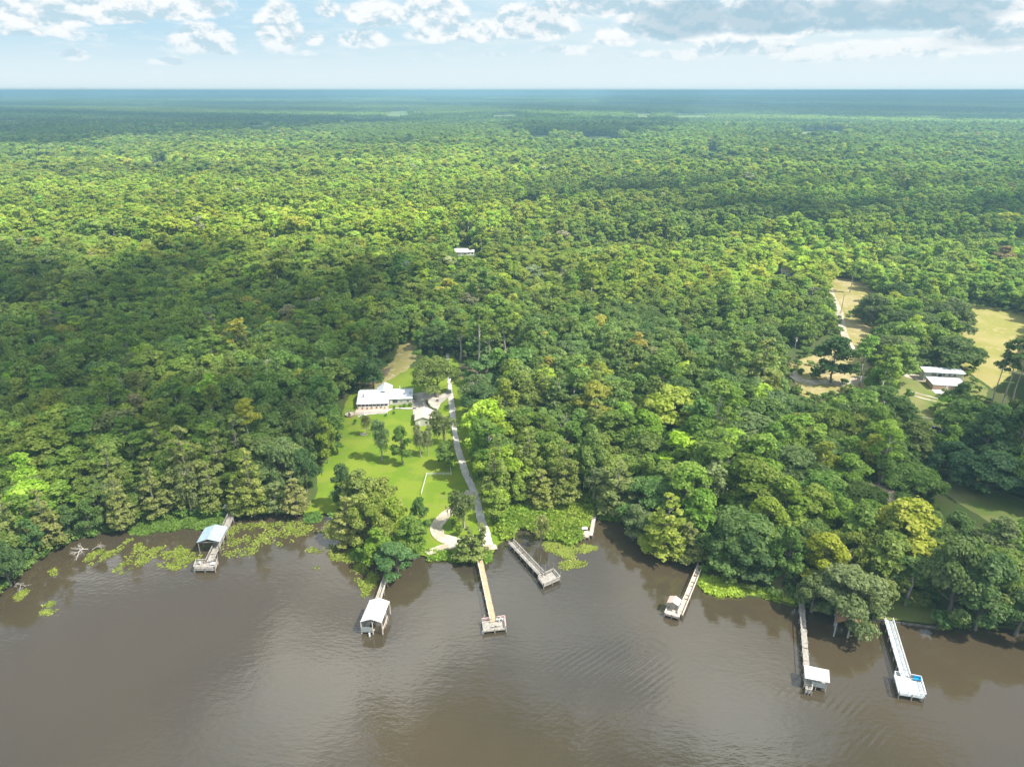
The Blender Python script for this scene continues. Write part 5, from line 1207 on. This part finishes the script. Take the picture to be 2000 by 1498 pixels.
t = MB(); t.box(-21, -9.1, -3.0, -.01, -.2, .62); t.build('porch_floor', WOODP, hs)
t = MB(); t.box(-21, -9.1, -3.02, -2.92, .63, 1.15); t.build('porch_low_wall', FRAMEW, hs)
for k in range(9):
    t = MB(); xx = -20.95 + k * 1.47; t.box(xx - .07, xx + .07, -3.06, -2.90, 1.16, 2.2); t.build('porch_post', FRAMEW, hs)
for k in range(8):
    t = MB(); xx = -20.95 + k * 1.47; t.box(xx + .09, xx + 1.38, -2.99, -2.95, 1.17, 2.18); t.build('porch_window', GLASS, hs)
t = MB(); t.box(-21.4, -9.0, -7.6, -3.08, -.2, .55); t.build('deck', BRICK, hs)
t = MB(); rail(t, Vector((-21.4, -7.55, 0)), Vector((-9.0, -7.55, 0)), .55, hgt=.8, mids=(.5,), th=.08, step=1.5); t.build('deck_railing', FRAMEW, hs)
t = MB(); t.box(-21.4, -9.0, -7.75, -7.65, -.2, .5); t.build('deck_skirt', FRAMEW, hs)
window(hs, -6.6, 0, 1.1, .95, 1.15, DARKM); window(hs, -1.6, 0, 1.35, .6, .6, DARKM); window(hs, -4.2, 0, 1.35, .5, .5); door(hs, -8.2, 0, .3, FRAMEW)
t = MB(); t.box(-7.5, -7.2, -.04, 0, 1.05, 2.3); t.build('shutter', DARKM, hs); t = MB(); t.box(-6.0, -5.7, -.04, 0, 1.05, 2.3); t.build('shutter', DARKM, hs)
gable(hs, -14.4, -8.6, 3.8, 12.5, 3.1, 4.75, ROOFM, ridge='y', over=.2, name='cross_gable_roof')
t = MB(); t.box(-14.3, -8.7, 9.6, 12.4, -.3, 3.0); t.poly([(-14.3, 12.38, 2.9), (-8.7, 12.38, 2.9), (-11.5, 12.38, 4.6)]); t.build('rear_wing', CREAM, hs)
t = MB(); t.bar((-19.0, 1.2, 2.9), (-19.0, 1.2, 4.4), .16, .16, 8); t.bar((-19.0, 1.2, 4.4), (-19.0, 1.2, 4.7), .26, .2, 8); t.build('chimney', DARKM, hs)
t = MB(); t.bar((-4.9, 5.4, 3.9), (-4.9, 5.4, 5.9), .12, .12, 8); t.build('vent_pipe', FRAMEW, hs)
t = MB(); t.bar((-.8, 3.2, 3.7), (-.8, 3.0, 4.0), .42, .42, 10); t.build('satellite_dish', ROOFB, hs)
# potted plants and lattice deck
gz = empty('lattice_deck', hs.matrix_world @ Vector((0, 0, 0)), 0)
bpy.context.view_layer.update(); MW = hs.matrix_world.copy()
gz.location = MW @ Vector((-23.2, -8.4, 0)); tag(gz, 'small octagonal deck with brown lattice skirt at the left end of the red deck', 'deck')
t = MB(); ring = [(1.9 * math.cos(i * .7854 + .39), 1.9 * math.sin(i * .7854 + .39)) for i in range(8)]; t.poly([(a, b, .75) for a, b in ring]); t.poly([(a, b, .68) for a, b in ring][::-1]); t.build('floor', WOODP, gz)
t = MB()
for i in range(8):
    (a, b), (c_, d_) = ring[i], ring[(i + 1) % 8]
    t.poly([(a, b, 0), (c_, d_, 0), (c_, d_, .68), (a, b, .68)])
t.build('lattice_skirt', simple('lattice_wood', (.36, .24, .16), (.20, .13, .09), 6), gz)
t = MB()
for i in range(8):
    (a, b), (c_, d_) = ring[i], ring[(i + 1) % 8]; t.bar((a, b, .68), (a, b, 1.6), .05)
    if i != 0: t.beam((a, b, 1.6), (c_, d_, 1.6), .1, .06)
t.build('railing', WOODG, gz)
for k in range(7):
    p = MW @ Vector((-20.4 + k * 1.7 + rnd.uniform(-.3, .3), -3.7 - rnd.uniform(0, .8), .55)); r = empty('potted_plant', p, 0, ['leafmost', 'first', 'second', 'third', 'fourth', 'fifth', 'last'][k].replace('leafmost', 'leftmost') + ' potted plant in the row on the red deck', 'potted plant', 'potted plants on the red deck')
    t = MB(); t.bar((0, 0, 0), (0, 0, .4), .17, .24, 8); t.build('pot', simple('terracotta', (.50, .20, .10), (.42, .16, .08), 3), r)
    P, Q, Z, Vv, LB = crown_data('bush', .5, .5); oo = bpy.data.objects.new('leaves', leaf_mesh('leaves', P * .22, Q, Z * .3, Vv, [FOL])); C.objects.link(oo); oo.parent = r; oo.location = (0, 0, .3); oo['tint'] = (.07, .15, .03, 1)
# garage
o = G(827, 832); ga = empty('garage', o, R(6), 'small cream garage with tan gable roof at the end of the parking pad', 'garage')
walls(ga, -2.9, 2.9, 0, 8.6, 2.5, CREAM, ridge='y', zr=3.7); gable(ga, -2.9, 2.9, 0, 8.6, 2.5, 3.75, ROOFT, ridge='y', over=.3, seams=20); 
t = MB(); t.box(-1.9, -1.0, -.05, 0, 0, 2.0); t.build('door', FRAMEW, ga); window(ga, 1.2, 0, 1.0, .9, .9)
for (lx, ly, nm, lab, cat, mt, dims) in ((-3.6, 4.6, 'waste_bin', 'green wheeled bin in the shade left of the garage', 'bin', GREENP, (.35, .4, 1.1)), ):
    r = empty(nm, MW.__class__.Translation(ga.location) @ Vector((lx, ly, 0)), 0, lab, cat); t = MB(); t.hexa([(-.27, -.3, .08), (.27, -.3, .08), (.27, .3, .08), (-.27, .3, .08)], [(-.35, -.4, 1.0), (.35, -.4, 1.0), (.35, .4, 1.0), (-.35, .4, 1.0)]); t.build('body', mt, r)
    t = MB(); t.box(-.37, .37, -.43, .43, 1.005, 1.08); t.build('lid', mt, r)
    for s in (-.25, .25): t = MB(); t.bar((s - .03, .3, .12), (s + .03, .3, .12), .12, .12, 10); t.build('wheel', RUBBER, r)
p = G(808, 784); r = empty('gas_tank', p, 0, 'small white tank beside the right end wall of the white roofed house', 'tank'); t = MB(); t.bar((0, -.7, .55), (0, .7, .55), .38, .38, 12); t.bar((0, -.85, .55), (0, -.7, .55), .2, .38, 12); t.bar((0, .7, .55), (0, .85, .55), .38, .2, 12); t.build('vessel', FRAMEW, r); t = MB(); t.box(-.25, .25, -.5, -.4, 0, .3); t.box(-.25, .25, .4, .5, 0, .3); t.build('feet', DARKM, r)
p = G(854.5, 785.5); r = empty('grill', p, 0, 'small dark barbecue on the grass island right of the parking pad', 'grill'); t = MB(); t.bar((-.5, 0, .85), (.5, 0, .85), .3, .3, 10); t.build('drum', DARKM, r)
for sx in (-.35, .35):
    for sy in (-.2, .2): t = MB(); t.bar((sx, sy, 0), (sx * .8, sy * .6, .8), .04); t.build('leg', DARKM, r)
# hedge curve around the grass island
hd = [G(x_, y_) for x_, y_ in [(833, 783), (835, 790), (839, 796), (846, 800), (853, 802)]]; r = empty('low_hedge', hd[0], 0, 'low dark hedge curving along the grass island right of the parking pad', 'hedge'); PP = []; QQ = []
for i in range(4):
    for k in range(160): s = sph(1)[0]; c_ = hd[i].lerp(hd[i + 1], rnd.random()); PP.append([c_.x - hd[0].x + s[0] * .4, c_.y - hd[0].y + s[1] * .4, .35 + s[2] * .35]); QQ.append(s)
oo = bpy.data.objects.new('leaves', leaf_mesh('leaves', np.array(PP), np.array(QQ), np.full(len(PP), .28), rng.uniform(.2, .8, len(PP)), [FOL])); C.objects.link(oo); oo.parent = r; oo['tint'] = (.06, .10, .03, 1)
# the other houses, mostly hidden in the trees
def small_house(name, px, py, w_, d_, rz, roofm, wallm, label, ridge='x', h=2.7, rise=1.4, cat='house'):
    r = empty(name, G(px, py), R(rz), label, cat); walls(r, -w_ / 2, w_ / 2, 0, d_, h, wallm, ridge=ridge, zr=h + rise); gable(r, -w_ / 2, w_ / 2, 0, d_, h, h + rise + .05, roofm, ridge=ridge, over=.4, seams=.8)
    for f in (-.3, .3): window(r, f * w_, 0, 1.0, 1.2, 1.1)
    door(r, 0, 0, 0, FRAMEW); return r
small_house('hidden_house', 951, 778, 14, 9, 3, ROOFW, CREAM, 'white roofed house half hidden by trees right of the long driveway')
small_house('far_house', 901, 500, 9.5, 7, 0, ROOFW, CREAM, 'far white roofed house in a small gap of the upper wood', rise=2.2)
small_house('far_shed', 919, 499, 5, 6, 0, ROOFW, FRAMEW, 'small white shed beside the far white roofed house', rise=1.0, cat='shed')
small_house('wood_cabin', 762, 556, 4.5, 7, 10, ROOFW, CREAM, 'pale roof patch in the dark wood, upper right of two', cat='cabin', h=5, rise=1.5)
small_house('wood_cabin', 680, 569, 6, 5, -6, ROOFM, CREAM, 'pale roof patch in the dark wood, lower left of two', cat='cabin', h=4, rise=1.5)
small_house('field_house', 1537, 540, 8, 6, -10, ROOFK, CREAM, 'house with pale pink roof behind the trees left of the upper field', h=3.5)
small_house('tree_house_roof', 1188, 880, 4.5, 4, 10, ROOFW, CREAM, 'small white roof showing between the trees above the marsh', cat='shed', h=4.5)
small_house('brown_house', 1708, 992, 10, 9, -18, ROOFBR, DKRED, 'brown shingled house with dark red wall left of the round bright tree', h=3)
small_house('bank_house', 1712, 1112, 13, 9, -8, simple('grey_blue_roof', (.42, .50, .58), (.32, .38, .44), .4), GREYW, 'grey blue roofed house under the trees on the right bank', h=4.6, rise=2)
# tan house with two shed roofs
o = G(1820.5, 761); th_ = empty('tan_house', o, R(-9), 'low tan house with two bluish metal shed roofs in the right yard', 'house')
t = MB(); t.box(0, 12.5, 0, 7.2, -.3, 2.35); t.build('front_wall', TANW, th_)
t = MB(); t.hexa([(-.4, -.5, 2.36), (12.9, -.5, 2.36), (12.9, 7.6, 2.75), (-.4, 7.6, 2.75)], [(-.4, -.5, 2.46), (12.9, -.5, 2.46), (12.9, 7.6, 2.87), (-.4, 7.6, 2.87)])
for k in range(22): t.bar((-.3 + .6 * k, -.5, 2.48), (-.3 + .6 * k, 7.6, 2.89), .03)
t.build('front_roof', ROOFM, th_)
t = MB(); t.box(-.3, 15.2, 9.2, 13.4, -.3, 4.3); t.build('rear_wall', CREAM, th_)
t = MB(); t.hexa([(-.8, 8.7, 4.32), (15.7, 8.7, 4.32), (15.7, 14.0, 4.72), (-.8, 14.0, 4.72)], [(-.8, 8.7, 4.42), (15.7, 8.7, 4.42), (15.7, 14.0, 4.84), (-.8, 14.0, 4.84)]); t.build('rear_roof', ROOFM, th_)
for xx in (3.0, 4.0, 7.4, 9.6, 11.6): window(th_, xx, 9.2, 3.0, .7, .9, DARKM)
t = MB(); t.box(5.2, 6.6, 9.14, 9.2, 2.3, 4.0); t.build('sliding_door', GLASS, th_)
window(th_, 9, 0, 1.1, 1.2, .9); door(th_, 5.5, 0, .1, FRAMEW)
t = MB(); t.box(-.2, 8.5, -4.6, -.06, -.3, .12); t.build('patio_slab', FRAMEW, th_)
# pickup truck and trailer
o = G(1820, 841); pk = empty('pickup_truck', o, R(-8), 'dark pickup truck parked on the grass below the tan house', 'pickup truck')
t = MB(); t.hexa([(-2.75, -.92, .55), (2.75, -.92, .55), (2.75, .92, .55), (-2.75, .92, .55)], [(-2.7, -.9, 1.12), (2.7, -.9, 1.12), (2.7, .9, 1.12), (-2.7, .9, 1.12)]); t.build('body', TRUCKP, pk)
t = MB(); t.hexa([(-.9, -.85, 1.125), (1.3, -.85, 1.125), (1.3, .85, 1.125), (-.9, .85, 1.125)], [(-.35, -.72, 1.82), (1.0, -.72, 1.82), (1.0, .72, 1.82), (-.35, .72, 1.82)]); t.build('cab', TRUCKP, pk)
t = MB(); t.hexa([(-.86, -.87, 1.2), (1.25, -.87, 1.2), (1.25, -.84, 1.2), (-.86, -.84, 1.2)], [(-.4, -.75, 1.72), (1.0, -.75, 1.72), (1.0, -.72, 1.72), (-.4, -.72, 1.72)]); t.build('side_window', GLASS, pk)
t = MB(); t.box(-.1, .8, -.5, .5, 1.825, 1.86); t.build('roof_panel', FRAMEW, pk)
t = MB(); t.box(1.35, 2.6, -.75, .75, 1.125, 1.16); t.build('bed_liner', RUBBER, pk)
for sx in (-1.75, 1.75):
    for sy in (-.93, .93):
        t = MB(); t.bar((sx, sy - .12, .38), (sx, sy + .12, .38), .38, .38, 14); w_ = t.build('wheel', RUBBER, pk); t = MB(); t.bar((sx, sy - .13, .38), (sx, sy + .13, .38), .2, .2, 10); t.build('rim', WHITEP, w_)
for sy in (-.65, .65): t = MB(); t.box(-2.78, -2.73, sy - .15, sy + .15, .85, 1.02); t.build('headlight', FRAMEW, pk)
o = G(1842, 844); tl = empty('utility_trailer', o, R(-8), 'empty flat grey trailer on the grass behind the dark pickup truck', 'trailer'); t = MB(); t.box(-2.0, 2.0, -.9, .9, .5, .6); t.build('bed', WHITEP, tl)
t = MB(); t.beam((-2, 0, .52), (-3.0, 0, .5), .12, .1); t.build('drawbar', DARKM, tl); t = MB(); rail(t, Vector((-2, .88, 0)), Vector((2, .88, 0)), .6, hgt=.4, mids=(), th=.06, step=1); rail(t, Vector((-2, -.88, 0)), Vector((2, -.88, 0)), .6, hgt=.4, mids=(), th=.06, step=1); t.build('side_rail', DARKM, tl)
for sy in (-1.0, 1.0): t = MB(); t.bar((.2, sy - .1, .33), (.2, sy + .1, .33), .33, .33, 12); t.build('wheel', RUBBER, tl)
# low pale fence in the yard
a, b = G(1782, 817, .5), G(1834, 824, .5); r = empty('garden_fence', a, 0, 'low pale green fence across the yard above the dark pickup truck', 'fence'); t = MB(); rail(t, a, b, .5, hgt=1.0, mids=(.3, .6), th=.10, step=1.6); part(t, 'rails_and_posts', simple('pale_green_paint', (.42, .52, .48), (.36, .45, .42), 1), r)
# white rail fence on the lawn
pts = [G(823, 967), G(833.5, 929), G(881.6, 928.5), G(876.5, 896)]; r = empty('rail_fence', pts[0], 0, 'white rail fence turning two corners on the lower lawn beside the driveway', 'fence')
t = MB()
for i in range(3):
    n = max(1, round((pts[i + 1] - pts[i]).length / 2.4))
    for q in range(n + (i == 2)): c_ = pts[i].lerp(pts[i + 1], q / n); t.bar(c_, c_ + Vector((0, 0, 1.15)), .07)
part(t, 'posts', FRAMEW, r); t = MB()
for i in range(3):
    for hz_ in (.45, 1.0): t.beam(pts[i] + Vector((0, 0, hz_)), pts[i + 1] + Vector((0, 0, hz_)), .05, .12)
part(t, 'rails', FRAMEW, r)
# picnic table
o = G(709, 850); r = empty('picnic_table', o, R(12), 'wooden picnic table on the lawn left of the mossy trees', 'picnic table'); t = MB(); t.box(-1.0, 1.0, -.4, .4, .72, .78); t.build('table_top', WOODG, r)
for sy in (-.75, .75): t = MB(); t.box(-1.0, 1.0, sy - .14, sy + .14, .42, .47); t.build('bench', WOODG, r)
for sx in (-.75, .75): t = MB(); t.bar((sx, -.7, 0), (sx, .25, .72), .05); t.bar((sx, .7, 0), (sx, -.25, .72), .05); t.beam((sx, -.75, .38), (sx, .75, .38), .08, .08); t.build('frame', WOODG, r)
# power poles
for (px, py, hh_, lab) in ((1549, 700, 10.5, 'utility pole with a pale transformer at the edge of the small dirt clearing'), (1642, 612, 11, 'utility pole beside the sandy track in the field'), (1617, 534, 11, 'utility pole at the far left corner of the upper field')):
    r = empty('utility_pole', G(px, py), R(20), lab, 'utility pole', 'utility poles around the field'); t = MB(); t.bar((0, 0, -.3), (0, 0, hh_), .19, .13, 8); t.build('pole', BARK if px > 1600 else PALEBARK, r)
    t = MB(); t.beam((-1.1, 0, hh_ - .6), (1.1, 0, hh_ - .6), .1, .12); t.build('crossarm', WOODG, r)
    if px < 1600: t = MB(); t.bar((.35, 0, hh_ - 2.2), (.35, 0, hh_ - 1.2), .24, .24, 10); t.build('transformer', FRAMEW, r)
# driftwood root
dw = empty('driftwood', G(168, 1072, .1), R(-10), 'bleached driftwood root lying at the waterline below the left bank', 'driftwood')
for k, (rx, ry, sc) in enumerate(((80, 20, .42), (75, -55, .36), (60, 120, .3))):
    o = bpy.data.objects.new('branch', DEADM[k]); C.objects.link(o); o.parent = dw; o.rotation_euler = (R(rx), 0, R(ry)); o.scale = (sc,) * 3; o.location = (-1 + k * 1.5, 0, .1)
dw = empty('driftwood', G(33, 1140, .1), R(60), 'bleached fallen branch at the waterline near the left picture edge', 'driftwood')
o = bpy.data.objects.new('branch', DEADM[1]); C.objects.link(o); o.parent = dw; o.rotation_euler = (R(80), 0, 0); o.scale = (.4,) * 3
# blue barrel in the small clearing
o = G(1345, 835); r = empty('blue_barrel', o, 0, 'bright blue barrel in the small dirt clearing', 'barrel'); t = MB(); t.bar((0, 0, 0), (0, 0, .45), .5, .56, 12); t.bar((0, 0, .45), (0, 0, 1.0), .56, .5, 12); t.build('body', BLUEP, r); t = MB(); t.bar((0, 0, 1.0), (0, 0, 1.05), .52, .52, 12); t.build('lid', BLUEP, r)
# water towers on the horizon
for (px, lab) in ((813, 'tiny white water tower on the horizon, left of the two'), (949, 'tiny white water tower on the horizon, right of the two')):
    yy = 15600.0; r = empty('water_tower', ((px - 1000) / FPX * yy * 1.08, yy, 10), 0, lab, 'water tower', 'water towers on the horizon'); t = MB()
    for k in range(6): a_ = k * 1.047; t.bar((9 * math.cos(a_), 9 * math.sin(a_), 0), (7 * math.cos(a_), 7 * math.sin(a_), 78), .9, .9, 6)
    t.build('legs', FRAMEW, r); t = MB()
    for (z0, z1, r0, r1) in ((74, 79, 5, 11), (79, 90, 11, 12), (90, 96, 12, 9), (96, 99, 9, 2)): t.bar((0, 0, z0), (0, 0, z1), r0, r1, 16)
    t.build('tank', FRAMEW, r)
# distant clearings
for (P, nm) in zip(FARCLEAR, ('far_field', 'far_field', 'far_field', 'far_clearing', 'far_clearing', 'far_clearing', 'far_field', 'far_clearing', 'far_field', 'far_clearing', 'far_field', 'far_field', 'far_clearing')): sheet(nm, [tuple(G(*q, .8)[:2]) for q in P], .8, ground_mat('pale_clearing', [(.13, .20, .05), (.20, .24, .09), (.24, .25, .13)], .006))
